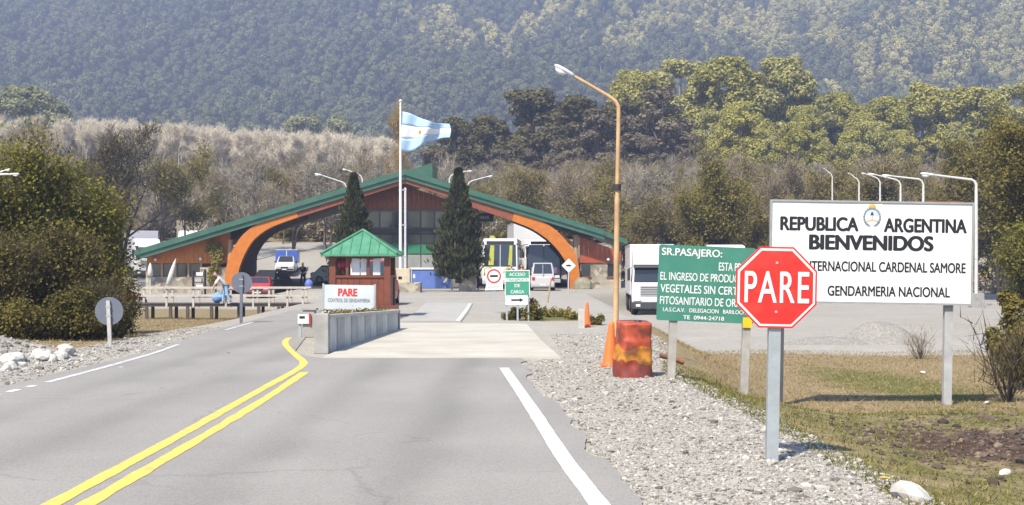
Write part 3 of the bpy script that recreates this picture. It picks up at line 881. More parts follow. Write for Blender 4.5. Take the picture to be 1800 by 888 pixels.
# hanging dark sign in the right arch
HS = B0 + 3.5
hs = thing('hanging_sign', 'dark navy direction sign on a white post inside the right arch', 'sign', (X(862, HS), HS, G(X(862, HS), HS)))
MB().tube([(0, 0, 0), (0, 0, Z(385, HS))], .07, 8).build('post', M_white, hs)
wd = 54 / FPX * HS
MB().box(-wd + .2, .25, -.16, -.08, Z(392, HS), Z(377, HS)).build('panel', mat('navy_panel', (.02, .022, .05), .5), hs)
text('ADUANA', .22, 1.35, mat('grey_letter', (.45, .46, .5), .5), hs, -.75, -.164, Z(384.5, HS), bold=.01)

# kiosk -------------------------------------------------------------
KY = 45.0
def kx(px): return X(px, KY) - X(633, KY)
def kz(py): return Z(py, KY)
kio = thing('guard_kiosk', 'small red brown timber guard kiosk with light green hipped metal roof', 'kiosk', (X(633, KY), KY + .9, 0))
hw = 1.0; RB = kz(447); RT = kz(404)
MB().box(-hw - .1, hw + .1, -hw - .1, hw + .1, .0, .22).build('plinth', M_conc, kio)
MB().box(-hw, hw, -hw, hw, .22, .30).build('deck', M_wood_br, kio)
for (sx, sy) in ((-1, -1), (1, -1), (1, 1), (-1, 1)):
    MB().box(sx * (hw - .1) - .1, sx * (hw - .1) + .1, sy * (hw - .1) - .1, sy * (hw - .1) + .1, .3, RB).build('corner_post', mat('kiosk_timber', (.185, .05, .025), .5, .15, 4, .2), kio)
M_kt = MATS['kiosk_timber']
sill = kz(488)
for (sx, sy) in ((0, -1), (0, 1), (-1, 0), (1, 0)):
    for k in range(8):                             # lower boarding, board by board
        a0 = -.8 + k * .2; a1 = a0 + .19
        mb = MB()
        if sx == 0: mb.box(a0, a1, sy * .92 - .025, sy * .92 + .025, .3, sill)
        else: mb.box(sx * .92 - .025, sx * .92 + .025, a0, a1, .3, sill)
        mb.build('wall_board', M_kt, kio)
    mb = MB()
    if sx == 0: mb.box(-.8, .8, sy * .94 - .05, sy * .94 + .05, sill, sill + .07); mb.box(-.8, .8, sy * .94 - .05, sy * .94 + .05, RB - .12, RB)
    else: mb.box(sx * .94 - .05, sx * .94 + .05, -.8, .8, sill, sill + .07); mb.box(sx * .94 - .05, sx * .94 + .05, -.8, .8, RB - .12, RB)
    mb.build('window_rail', M_kt, kio)
for (a, w_) in ((-.42, .09), (.28, .09)):
    MB().box(a - w_ / 2, a + w_ / 2, -.98, -.9, sill + .07, RB - .12).build('mullion', M_kt, kio)
    MB().box(a - w_ / 2, a + w_ / 2, .9, .98, sill + .07, RB - .12).build('mullion', M_kt, kio)
M_pane = mat('clear_pane', (.75, .78, .78), .1, .1)
for (a0, a1) in ((-.28, -.02), (.02, .2), (.42, .66)):
    MB().box(a0, a1, -.86, -.84, sill + .08, RB - .14).build('white_blind', M_white, kio)
MB().lathe([(.02, -.16), (.13, -.1), (.15, .02), (.09, .14), (.02, .18)], 12, (-.62, -.5, RB - .35)).build('red_lamp', mat('pink_red_plastic', (.65, .06, .12), .4), kio)
ov = 1.24                                          # hipped roof with seams
roofk = MB().add([(-ov, -ov, RB), (ov, -ov, RB), (ov, ov, RB), (-ov, ov, RB), (0, 0, RT), (-ov, -ov, RB - .07), (ov, -ov, RB - .07), (ov, ov, RB - .07), (-ov, ov, RB - .07)],
         [(0, 1, 4), (1, 2, 4), (2, 3, 4), (3, 0, 4), (0, 5, 6, 1), (1, 6, 7, 2), (2, 7, 8, 3), (3, 8, 5, 0), (5, 8, 7, 6)]).build('roof', M_kioskg, kio)
for (sx, sy) in ((-1, -1), (1, -1), (1, 1), (-1, 1)):
    MB().tube([(sx * ov * 1.01, sy * ov * 1.01, RB + .02), (0, 0, RT + .02)], .045, 6).build('hip_cap', M_kioskg, roofk)
for k in range(-3, 4):
    a = k * .31; t_ = 1 - abs(a) / ov
    top = (a, -ov + t_ * ov * .97, RB + (RT - RB) * t_ * .97 + .015)
    MB().tube([(a, -ov, RB + .012), top], .016, 4).build('roof_seam', M_kioskg, roofk)
    MB().tube([(ov, a, RB + .012), (ov - t_ * ov * .97, a, top[2])], .016, 4).build('roof_seam', M_kioskg, roofk)
for k in range(4):                                 # steps at the right front
    MB().box(.72, 1.3, -1.1 - .22 * (3 - k) - .22, -1.1 - .22 * (3 - k), .0, .11 + .1 * k).build('step', M_kt, kio)

# concrete planter island with sign, plants ---------------------------------
pl = thing('planter', 'long grey concrete planter with a row of small plants before the kiosk', 'planter', (0, 0, 0))
RS = [(-3.62, 26.8), (-3.46, 29.5), (-3.24, 33), (-3.02, 36.2)]
LS = [(-3.84, 26.8), (-4.12, 29.5), (-4.5, 33), (-4.95, 36.2)]
def htop(y_): return float(np.interp(y_, [26.8, 36.2], [.76, .54]))
nP = 11
for side, S in ((1, RS), (-1, LS)):
    S = np.array(S)
    for k in range(nP):
        y0 = 26.95 + k * (36.2 - 26.95) / nP; y1 = y0 + (36.2 - 26.95) / nP - .035
        xa = np.interp(y0, S[:, 1], S[:, 0]); xb = np.interp(y1, S[:, 1], S[:, 0]); th = .1 * side
        pr = .012 * (k % 2) * side
        z0, z1 = htop(y0) - .07, htop(y1) - .07
        v = [(xa + pr, y0, 0), (xb + pr, y1, 0), (xb - th, y1, 0), (xa - th, y0, 0), (xa + pr, y0, z0), (xb + pr, y1, z1), (xb - th, y1, z1), (xa - th, y0, z0)]
        MB().hexa(v).build('wall_panel', mat('grey_panel_concrete', (.50, .49, .465), .85, .14, 4, .35, dirt=(.3, .29, .26), dirt_amt=.5) if k % 2 else mat('light_concrete', (.66, .65, .62), .85, .12, 4, .3, dirt=(.28, .27, .24), dirt_amt=.5), pl)
    cap = MB()
    y0, y1 = 26.95, 36.2
    xa = S[0, 0]; xb = S[-1, 0]
    for k in range(3):
        (xa, ya), (xb, yb_) = S[k], S[k + 1]
        ya = max(ya, 26.96)
        xa = np.interp(ya, S[:, 1], S[:, 0])
        cap.hexa([(xa + .03 * side, ya, htop(ya) - .068), (xb + .03 * side, yb_, htop(yb_) - .068), (xb - .14 * side, yb_, htop(yb_) - .068), (xa - .14 * side, ya, htop(ya) - .068),
                  (xa + .03 * side, ya, htop(ya)), (xb + .03 * side, yb_, htop(yb_)), (xb - .14 * side, yb_, htop(yb_)), (xa - .14 * side, ya, htop(ya))])
    cap.build('coping', mat('pale_coping', (.55, .53, .48), .85, .1, 4, .2), pl)
MB().box(-3.87, -3.585, 26.66, 26.94, 0, .79).build('end_block', M_conc, pl, bevel=.015)
MB().box(-5.0, -2.98, 36.22, 36.4, 0, .56).build('end_wall', M_conc, pl, bevel=.01)
mb = MB(); mb.add([(-3.8, 26.9, .6), (-3.66, 26.9, .6), (-3.1, 36.2, .42), (-4.9, 36.2, .42)], [(0, 1, 2, 3)]); mb.build('soil', mat('planter_gravel', (.42, .40, .36), .95, .25, 14, .5), pl)
M_plant = leaf_mat('planter_leaves', [(.06, .055, .02), (.11, .09, .03), (.2, .15, .06)], .3)
for k in range(12):
    y0 = 27.6 + k * .72; xs = np.interp(y0, [26.8, 36.2], [-3.70, -3.14]) - .12
    n = 80
    c = np.stack([rng.normal(0, .07, n), rng.normal(0, .09, n), np.abs(rng.normal(.06, .05, n))], 1)
    o = mobj('flower_tuft', np_mesh('flower_tuft', leaf_quads(c, np.tile([0, -.3, 1], (n, 1)), .036, .6), 4, M_plant), pl, (xs, y0, htop(y0) - .08)); o['kind'] = 'stuff'

# utility pedestal left of the planter
ub = thing('utility_pedestal', 'short grey roadside pedestal with white and red reflector panel', 'pedestal', (X(541, 32.6), 32.6, 0))
MB().box(-.12, .16, 0, .35, 0, .66).build('body', M_conc, ub, bevel=.02)
MB().box(-.16, .2, -.03, .38, .66, .70).build('cap', M_conc, ub)
MB().box(-.23, .03, -.06, -.02, .34, .56).build('reflector_panel', M_white, ub)
MB().box(.032, .075, -.06, -.02, .32, .58).build('red_stripe', M_red, ub)
MB().box(-.19, -.06, -.066, -.061, .46, .52).build('dark_mark', M_black, ub)
MB().box(-.22, -.16, -.015, .03, 0, .34).build('stake', M_galv, ub)

# blue banner wall and flag pedestal
by = 90.0
bw = thing('blue_barrier', 'long low blue panel with white top rim beside the flagpole', 'barrier', (X(758, by), by, 0))
hw2 = 37.5 / FPX * by
MB().box(-hw2 + .1, hw2 - .1, -.06, .3, .18, 1.42).build('panel', mat('blue_panel', (.12, .20, .55), .45, .08, 1.5, dirt=(.15, .24, .6), dirt_amt=.5), bw)
MB().box(-hw2, hw2, -.12, .36, 1.42, 1.55).build('rim', M_white, bw)
for s in (-1, 1): MB().box(s * hw2 - .06 * (s + 1), s * hw2 + .06 * (1 - s), -.1, .34, 0, 1.42).build('end_post', M_white, bw)
MB().prism([(.72, 1.12), (.88, .88), (1.1, 1.12), (1.28, 1.12), (.98, .62), (.76, .5), (.9, .76), (.58, 1.12)], -.07, -.062).build('white_emblem', M_white, bw)
MB().box(-1.2, -1.05, -.068, -.062, .85, 1.1).build('white_emblem', M_white, bw)

fy = 86.0
fx0 = X(704, fy)
fp = thing('flagpole', 'tall white flagpole on stone pedestal before the hall', 'flagpole', (fx0, fy, 0))
MB().tube([(0, 0, .9), (0, 0, 6), (0, 0, Z(180, fy))], [.11, .09, .06], 10).build('pole', M_white, fp)
MB().lathe([(.02, 0), (.09, .04), (.1, .1), (.05, .17), (.01, .19)], 10, (0, 0, Z(180, fy))).build('finial', M_white, fp)
MB().tube([(.30, .05, .9), (.30, .05, Z(330, fy))], .075, 10).build('stay_post', mat('shaded_white_post', (.66, .64, .70), .5), fp)  # shade on the right-hand post put into its lilac tint
for zz_ in (2.2, 4.2, Z(335, fy)): MB().box(-.11, .38, -.02, .1, zz_, zz_ + .08).build('clamp', M_galv, fp)
MB().box(-.32, .62, -.4, .6, .0, 1.5).build('pedestal', mat('cream_pedestal', (.60, .52, .40), .85, .12, 3, .3), fp, bevel=.03)
MB().box(-.6, 1.3, -.6, .9, -.1, .62).build('pedestal_base', M_stonewall, fp, bevel=.04)

# flag: three cloth bands, waved
fl = thing('flag', 'light blue and white striped flag with sun flying from the pole', 'flag', (fx0 + .1, fy, 0))
def flag_pt(u, v):
    top = np.interp(u, [0, .2, .45, .68, .85, 1], [195, 199, 209, 217, 216, 217]); bot = np.interp(u, [0, .12, .3, .55, .8, 1], [266, 268, 263, 250, 243, 241])
    px = 704 + 86 * u + 5 * math.sin(v * 3) * u * .5
    py = top + (bot - top) * v
    yo = .35 * math.sin(u * 8 + v * 1.5) * (.25 + u) + .15 * math.sin(u * 15 + 2 + v * 3)
    return (X(px, fy) - fx0 - .1, yo, Z(py, fy))
M_sky = mat('flag_light_blue', (.40, .57, .80), .7, .05)
for (v0, v1, m_) in ((0, .333, M_sky), (.3335, .666, mat('flag_white', (.82, .83, .85), .7, .04)), (.6665, 1, M_sky)):
    n, k = 40, 5
    V = [flag_pt(i / n, v0 + (v1 - v0) * j / k) for i in range(n + 1) for j in range(k + 1)]
    F = [(i * (k + 1) + j, (i + 1) * (k + 1) + j, (i + 1) * (k + 1) + j + 1, i * (k + 1) + j + 1) for i in range(n) for j in range(k)]
    o = MB().add(V, F, True).build('stripe', m_, fl)
    so = o.modifiers.new('solid', 'SOLIDIFY'); so.thickness = .006
c_ = Vector(flag_pt(.40, .52))
mb = MB()
for k in range(16):
    a = k * math.pi / 8
    for (r0, r1) in ((0, .11),):
        mb.add([(c_.x, c_.y - .06, c_.z), (c_.x + .1 * math.cos(a - .2), c_.y - .06, c_.z + .1 * math.sin(a - .2)), (c_.x + .2 * math.cos(a), c_.y - .06, c_.z + .2 * math.sin(a)), (c_.x + .1 * math.cos(a + .2), c_.y - .06, c_.z + .1 * math.sin(a + .2))], [(0, 1, 2, 3)])
mb.build('sun_emblem', mat('flag_sun', (.45, .27, .06), .7), fl)

# stone planters for the conifers beside the hall
for (px, Yc, w_, lab) in ((822, 88.5, .55, 'square stone planter under the right clipped conifer'),):
    o = MB().box(-w_, w_, -.5, .5, 0, 1.35).build('stone_planter', M_stonewall, None, bevel=.05)
    o.location = (X(px, Yc), Yc, 0); tag(o, lab, 'planter')

# closed parasols, rack on the terrace ---------------------------------------
def parasol(px, Y, top, bot, lean, lab):
    z0 = G(X(px, Y), Y)
    t = thing('closed_parasol', lab, 'parasol', (X(px, Y), Y, z0), rot=(0, lean, 0), group='closed parasols on the terrace')
    H = Z(top, Y) - z0; b = Z(bot, Y) - z0
    MB().tube([(0, 0, 0), (0, 0, H)], .025, 8).build('pole', M_white, t)
    MB().lathe([(.05, b), (.2, b + .05), (.17, b + .5 * (H - b)), (.09, b + .85 * (H - b)), (.015, H)], 12).build('canopy', mat('off_white_canvas', (.66, .65, .60), .85, .12, 4, .3), t)
    MB().lathe([(.2, 0), (.2, .08), (.05, .1)], 12).build('base', M_conc, t)
parasol(290, 94, 452, 500, .28, 'leaning closed off white parasol before the left wing windows')
parasol(264, 94, 462, 486, 0, 'upright closed off white parasol left of the leaning one')
rk = thing('display_rack', 'dark rack with white goods on the terrace by the stone pier', 'rack', (X(350, 92), 92, G(X(350, 92), 92)))
for s in (-1, 1): MB().box(s * .4 - .04, s * .4 + .04, -.2, .2, 0, 1.9).build('upright', M_dark, rk)
for k in range(5): MB().box(-.36, .36, -.2, .2, .15 + k * .42, .21 + k * .42).build('shelf', M_dark, rk)
for k in range(4): MB().box(-.26 + .1 * (k % 2), .2 + .1 * (k % 2), -.16, .14, .212 + k * .42, .44 + k * .42).build('carton', M_white if k % 2 else mat('grey_carton', (.4, .4, .43), .7), rk)

# timber footbridge with rails over the ditch --------------------------------
FY = 61.0
fb = thing('footbridge', 'weathered footbridge with pale hand rails over the roadside ditch', 'footbridge', (0, 0, 0))
M_rail = mat('weathered_white_timber', (.50, .46, .41), .8, .18, 5, .3)
M_deck = mat('dark_deck_timber', (.09, .07, .06), .8, .2, 4)
x0_, x1_ = X(243, FY), X(540, FY); dz_ = Z(535, FY)
nb = 46
for k in range(nb):
    a = x0_ + (x1_ - x0_) * k / nb
    MB().box(a, a + (x1_ - x0_) / nb - .012, FY - .1, FY + 1.1, dz_ - .0, dz_ + .05).build('deck_plank', M_deck, fb)
for yo in (-.06, 1.0):
    MB().box(x0_, x1_, FY + yo, FY + yo + .08, dz_ - .1, dz_ - .003).build('beam', M_deck, fb)
    for pxp in (243, 294, 341, 398, 446, 474, 506, 533):
        xp = X(pxp, FY); MB().box(xp - .045, xp + .045, FY + yo - .085, FY + yo - .005, dz_ - .15, Z(505, FY)).build('rail_post', M_rail, fb)
    for zz_ in (506, 520): MB().box(x0_ - .1, x1_ + .05, FY + yo - .14, FY + yo - .09, Z(zz_, FY) - .04, Z(zz_, FY) + .04).build('hand_rail', M_rail, fb)
    for pxp in (258, 300, 330, 372, 420, 455, 490):
        xp = X(pxp, FY); MB().box(xp - .065, xp + .065, FY + yo - .02, FY + yo + .1, G(xp, FY) - .3, dz_ - .1).build('pile', M_deck, fb)
# ------------------------------------------------------------------ signs, posts, barrel, cones, lamps
# stop sign
SY = 12.1
sx_ = X(1356, SY)
zb = G(sx_, SY)
st = thing('stop_sign', 'red octagonal stop sign reading PARE on a grey steel post', 'stop sign', (sx_, SY, zb - .1), rot=(0, math.radians(1.1), 0))
cz_ = Z(505, SY) - zb + .1
R = 71 / FPX * SY / math.cos(math.pi / 8)
def octa(r): return [(r * math.cos(math.pi / 8 + k * math.pi / 4), cz_ + r * math.sin(math.pi / 8 + k * math.pi / 4)) for k in range(8)]
MB().prism(octa(R), -.062, -.058).build('rim', M_red, st)
MB().prism(octa(R), -.0575, -.052).build('back_plate', M_galv, st)
MB().prism(octa(R * .955), -.065, -.0625).build('border', mat('stop_white', (.82, .80, .80), .4, .03), st)
MB().prism(octa(R * .90), -.068, -.0655).build('face', M_red, st)
text('PARE', 55 / FPX * SY, 113 / FPX * SY, MATS['stop_white'], st, .0 + .004, -.070, cz_ + .003, bold=.012, space=1.12)
def uchan(w, d, t): return [(-w / 2, -d / 2), (w / 2, -d / 2), (w / 2, d / 2), (w / 2 - t, d / 2), (w / 2 - t, -d / 2 + t), (-w / 2 + t, -d / 2 + t), (-w / 2 + t, d / 2), (-w / 2, d / 2)]
MB().prism([(a, b) for (a, b) in uchan(.105, .075, .008)], 0, cz_ + R * .8, 'xy').build('post', M_galv, st)
for zz_ in (-.18, .18): MB().lathe([(.012, -.0745), (.012, -.0685)], 8, (0, 0, cz_ + zz_ * 1.2), 'y').build('bolt', M_galv, st)

# large welcome board
BY = 25.0
PXM = BY / FPX
bxl, bxr = 1350, 1706
cxp = (bxl + bxr) / 2
bb = thing('welcome_board', 'large white welcome board reading REPUBLICA ARGENTINA BIENVENIDOS on posts', 'sign', (X(cxp, BY), BY, 0), rot=(0, math.radians(.9), 0))
def bu(px): return (px - cxp) * PXM
def bv(py): return Z(py, BY)
MB().box(bu(1351), bu(1705), -.03, .0, bv(531), bv(357)).build('panel', M_signwhite, bb)
M_frame = mat('grey_frame', (.38, .38, .38), .5, .1, 6, metal=.3)
for (a0, a1, b0, b1) in ((1349, 1707, 357, 353.5), (1349, 1707, 534.5, 531), (1349, 1352.5, 531, 357), (1703.5, 1707, 531, 357)):
    MB().box(bu(a0), bu(a1), -.05, .03, bv(b0), bv(b1)).build('frame_bar', M_frame, bb)
MB().box(bu(1625), bu(1690), -.052, .032, bv(353.4), bv(352.0)).build('rust_strip', mat('rust', (.30, .10, .03), .9, .3, 6), bb)
for a in (1371, 1668):
    zz0 = G(X(a, BY), BY)
    MB().box(bu(a) - .075, bu(a) + .075, .035, .15, zz0 - .4, bv(358)).build('post', mat('weathered_grey_post', (.40, .40, .40), .7, .15, 5, .2) if a > 1500 else mat('dark_grey_post', (.07, .072, .08), .7, .15, 5, .2), bb)
def bt(s, x0p, x1p, yc, hp, bold=.02, m=M_black, sp=1.0):
    text(s, hp * PXM, (x1p - x0p) * PXM, m, bb, bu((x0p + x1p) / 2), -.033, bv(yc), bold=bold, space=sp)
RT_ = math.tan(math.radians(.9))
bt('REPUBLICA', 1367, 1505, 395, 25, .05)
bt('ARGENTINA', 1549, 1695, 395.5, 25, .05)
bt('BIENVENIDOS', 1418, 1637, 427, 27, .055)
bt('PASO INTERNACIONAL CARDENAL SAMORE', 1362, 1694, 469, 18, .032)
bt('GENDARMERIA NACIONAL', 1452, 1667, 512, 18, .032)
# coat of arms: oval wreath, two-tone shield, rising sun
ex, ez = bu(1528), bv(382)
MB().box(bu(1512), bu(1547), -.0345, -.031, bv(372), bv(356)).build('emblem_backing', mat('cream_patch', (.80, .78, .66), .5), bb)
def oval(rx, rz, y0, y1, a0=0, a1=2 * math.pi, n=28): return MB().prism([(ex + rx * math.cos(a0 + (a1 - a0) * k / n), ez + rz * math.sin(a0 + (a1 - a0) * k / n)) for k in range(n if a1 - a0 > 6.2 else n + 1)], y0, y1)
oval(.125, .155, -.0375, -.0352).build('shield', M_signwhite, bb)
oval(.122, .152, -.0395, -.038, 0.15, math.pi - .15).build('shield_field', mat('pale_lilac_blue', (.52, .60, .82), .5), bb)
mb = MB()
for (s) in (-1, 1):
    for k in range(9):                             # laurel leaves
        a = math.radians(-70 + k * 17)
        c0 = Vector((s * .145 * math.cos(a), .175 * math.sin(a))); d = Vector((s * -.145 * math.sin(a), .175 * math.cos(a))).normalized(); nrm = Vector((d.y, -d.x))
        for q_ in (-1, 1):
            w_ = d * .04 + nrm * .022 * q_
            pts = [c0 - d * .02, c0 + w_ * .5 + nrm * .008 * q_, c0 + w_, c0 + w_ * .4 - nrm * .004 * q_]
            mb.add([(ex + p.x, -.040, ez + p.y) for p in pts], [(0, 1, 2, 3)])
mb.ring(.14, .158, -.0425, .003, (ex, ez), 40, math.radians(-65), math.radians(245))
mb.build('wreath', mat('laurel_green_grey', (.17, .23, .27), .6), bb)
mb = MB()
for k in range(11):
    a = math.radians(k * 18)
    mb.add([(ex + .03 * math.cos(a + .25), -.041, ez + .175 + .03 * math.sin(a + .25)), (ex + .03 * math.cos(a - .25), -.041, ez + .175 + .03 * math.sin(a - .25)), (ex + .085 * math.cos(a), -.041, ez + .175 + .085 * math.sin(a))], [(0, 1, 2)])
mb.prism([(ex + .045 * math.cos(math.pi * k / 12), ez + .172 + .045 * math.sin(math.pi * k / 12)) for k in range(13)], -.0435, -.0405)
mb.build('rising_sun', mat('gold_yellow', (.66, .44, .06), .5), bb)
MB().prism([(ex - .03, ez + .035), (ex + .03, ez + .035), (ex + .024, ez + .07), (ex + .004, ez + .10), (ex - .02, ez + .08)], -.042, -.0405).build('cap_emblem', mat('dark_plum', (.09, .03, .10), .6), bb)
MB().box(ex - .006, ex + .006, -.042, -.0405, ez - .07, ez + .03).build('staff_emblem', mat('brown_mark', (.35, .2, .08), .6), bb)
MB().prism([(ex - .11, ez - .06), (ex - .04, ez - .045), (ex + .04, ez - .045), (ex + .11, ez - .06), (ex + .1, ez - .085), (ex, ez - .068), (ex - .1, ez - .085)], -.0415, -.0385).build('hands_emblem', mat('tan_mark', (.62, .45, .27), .6), bb)

# green notice board
GY = 21.0
PG = GY / FPX
gcx = 1234
gb = thing('notice_board', 'green notice board with white lettering SR.PASAJERO on two posts', 'sign', (X(gcx, GY), GY, 0), rot=(0, math.radians(2.4), 0))
zc = Z(500, GY)
def gu(px): return (px - gcx) * PG
def gv(py): return zc + (500 - py) * PG
def rrect(x0, x1, z0, z1, r, n=5):
    P = []
    for (cx_, cz__, a0) in ((x1 - r, z1 - r, 0), (x0 + r, z1 - r, 90), (x0 + r, z0 + r, 180), (x1 - r, z0 + r, 270)):
        for k in range(n + 1):
            a = math.radians(a0 + 90 * k / n); P.append((cx_ + r * math.cos(a), cz__ + r * math.sin(a)))
    return P
o = MB().prism(rrect(gu(1149), gu(1320), gv(566), gv(433), .035), -.025, -.005).build('panel', M_green, gb)
for (a, lab) in ((1180, 0), (1309, 1)):
    xw = X(a, GY); z0 = G(xw, GY)
    MB().box(gu(a) - .06, gu(a) + .06, .0, .10, z0 - .45, gv(440)).build('post', mat('weathered_timber_post', (.36, .34, .31), .85, .18, 6, .3), gb)
MB().box(gu(1301), gu(1317), -.032, -.027, gv(573), gv(555)).build('yellow_reflector', mat('reflector_yellow', (.85, .50, .01), .4), gb)
def gt(s, x0p, x1p, yc, hp, bold=.015, sp=1.0):
    text(s, hp * PG, (x1p - x0p) * PG, M_white, gb, gu((x0p + x1p) / 2), -.028, gv(yc), bold=bold, space=sp)
gt('SR.PASAJERO:', 1154, 1260, 447, 17, .02)
gt('ESTA PROH.', 1255, 1314, 467.5, 14.5, .012)
gt('EL INGRESO DE PRODUCTOS', 1153, 1314, 488, 14, .01)
gt('VEGETALES SIN CERTIFIC.', 1154, 1316, 509.5, 14.5, .012)
gt('FITOSANITARIO DE ORIGEN', 1154, 1316, 530.5, 14, .01)
gt('I.A.S.C.A.V.   DELEGACION   BARILOCHE', 1160, 1310, 546.5, 7, .015)
gt('TE  0944-24718', 1196, 1268, 559, 7, .018)

# white PARE board on the planter
WY_ = 36.8
ws = thing('control_sign', 'white board with red PARE lettering standing behind the planter', 'sign', (X(612.5, WY_), WY_, 0), rot=(0, math.radians(.8), 0))
PW = WY_ / FPX
def wu(px): return (px - 612.5) * PW
MB().box(wu(569), wu(657), -.02, .02, Z(553, WY_), Z(501, WY_)).build('panel', mat('pale_grey_white', (.56, .60, .62), .5, .05, 2), ws)
for a in (567.5, 658): MB().box(wu(a) - .025, wu(a) + .025, -.03, .03, .0, Z(499, WY_)).build('post', M_galv, ws)
text('PARE', 13.5 * PW, 34 * PW, M_red, ws, wu(610.5), -.024, Z(514, WY_), bold=.05)
text('CONTROL DE GENDARMERIA', 6.5 * PW, 74 * PW, mat('faded_dark_letter', (.18, .22, .24), .6), ws, wu(613), -.024, Z(528, WY_), bold=.015)
MB().box(wu(573), wu(588), -.024, -.021, Z(551, WY_), Z(549.5, WY_)).build('blue_underline', mat('blue_letter', (.18, .22, .6), .6), ws)

# round sign backs at the left
def sign_back(px, py, ybase, rpx, lab, lean):
    Y = 1.75 * FPX / (ybase - HOR); xw = X(px, Y)
    t = thing('road_sign', lab, 'road sign', (xw, Y, G(xw, Y) - .05), rot=(0, lean, 0), group='round signs seen from behind')
    zc_ = Z(py, Y) - G(xw, Y) + .05; r = rpx / FPX * Y
    MB().disc(r, .02, .006, (0, zc_)).build('disc', mat('sign_back_grey', (.135, .15, .195), .55, .08, 4), t)
    MB().box(-.04, .04, -.045, .018, 0, zc_ + r * .75).build('post', mat('pale_post', (.46, .45, .43), .7, .12, 6) if px < 300 else MATS['sign_back_grey'], t)
    for s in (-.1, .1): MB().box(-.06, .06, -.05, -.046, zc_ + s - .015, zc_ + s + .015).build('bracket', M_galv, t)
sign_back(194, 547, 606, 25, 'grey back of a round sign on a pale post by the left bush', math.radians(-2.5))
sign_back(424, 497, 569, 18.5, 'grey back of a round sign on a dark post before the footbridge', math.radians(.5))

# customs ring sign
Y1 = 49.0; p1_ = Y1 / FPX
cs = thing('customs_sign', 'white sign with red ring and black bar beside the lane', 'road sign', (X(870, Y1), Y1, G(X(870, Y1), Y1)), rot=(0, math.radians(-1.5), 0))
def c1(py): return Z(py, Y1) - G(X(870, Y1), Y1)
MB().box(-.3, .3, -.015, .0, c1(498), c1(472)).build('panel', M_white, cs)
MB().prism([(-.34, c1(510)), (.31, c1(510)), (.31, c1(498.5)), (-.28, c1(498.5))], -.016, .0).build('lower_panel', M_white, cs)
MB().ring(.2, .255, -.022, .005, (0, c1(485.5))).build('red_ring', M_red, cs)
MB().box(-.14, .14, -.022, -.017, c1(487), c1(483.5)).build('black_bar', M_black, cs)
text('ADUANA', .07, .42, mat('faded_lilac_letter', (.42, .38, .45), .6), cs, -.02, -.019, c1(504), bold=.01)
MB().box(-.025, .025, .002, .04, 0, c1(474)).build('post', M_galv, cs)

# freight access sign
Y2 = 42.3; p2_ = Y2 / FPX
gs = thing('access_sign', 'green and white freight access sign with black right arrow among island shrubs', 'road sign', (X(910, Y2), Y2, G(X(910, Y2), Y2)), rot=(0, math.radians(-.6), 0))
def c2(py): return Z(py, Y2) - G(X(910, Y2), Y2)
def u2(px): return (px - 910) * p2_
MB().box(u2(889), u2(931), -.01, .01, c2(519), c2(476)).build('panel', mat('bright_sign_green', (.05, .30, .19), .45, .06), gs)
MB().box(u2(890), u2(930), -.014, -.011, c2(495), c2(489)).build('white_band', M_white, gs)
for (a0, a1, b0, b1) in ((888, 932, 476.5, 475), (888, 889.3, 519, 476.5), (930.7, 932, 519, 476.5)):
    MB().box(u2(a0), u2(a1), -.016, .012, c2(b0), c2(b1)).build('frame_bar', M_white, gs)
MB().box(u2(889), u2(928), -.012, .008, c2(536), c2(519.5)).build('arrow_panel', M_white, gs)
MB().prism([(u2(899), c2(529)), (u2(914), c2(529)), (u2(914), c2(531)), (u2(921), c2(527.5)), (u2(914), c2(524)), (u2(914), c2(526)), (u2(899), c2(526))], -.017, -.013).build('arrow', M_black, gs)
text('ACCESO', .10, .5, M_white, gs, 0, -.013, c2(482.5), bold=.02)
text('TRANSPORTE', .075, .64, MATS['bright_sign_green'], gs, 0, -.0165, c2(492), bold=.01)
text('DE', .10, .17, M_white, gs, 0, -.013, c2(502), bold=.02)
text('CARGA', .10, .42, M_white, gs, 0, -.013, c2(513), bold=.02)
for a in (891, 929): MB().box(u2(a) - .025, u2(a) + .025, .014, .05, 0, c2(478)).build('post', M_galv, gs)
MB().box(u2(910) - .03, u2(910) + .03, .014, .05, 0, c2(520)).build('post', M_galv, gs)

# white diamond sign
Y3 = 84.0
dsg = thing('diamond_sign', 'white diamond warning sign on thin post before the right arch', 'road sign', (X(999, Y3), Y3, G(X(999, Y3), Y3)), rot=(0, math.radians(.8), 0))
def c3(py): return Z(py, Y3) - G(X(999, Y3), Y3)
r3 = 12.5 / FPX * Y3
MB().prism([(-r3, c3(467)), (0, c3(467) - r3), (r3, c3(467)), (0, c3(467) + r3)], -.04, -.02).build('panel', M_white, dsg)
MB().prism([(-.17, c3(467) - .05), (.15, c3(467) - .05), (.18, c3(467)), (.08, c3(467) + .06), (-.08, c3(467) + .06), (-.17, c3(467) + .01)], -.046, -.042).build('black_mark', M_black, dsg)
MB().tube([(0, 0, 0), (0, 0, c3(462))], .045, 8).build('post', mat('lilac_grey_post', (.5, .48, .54), .6), dsg)

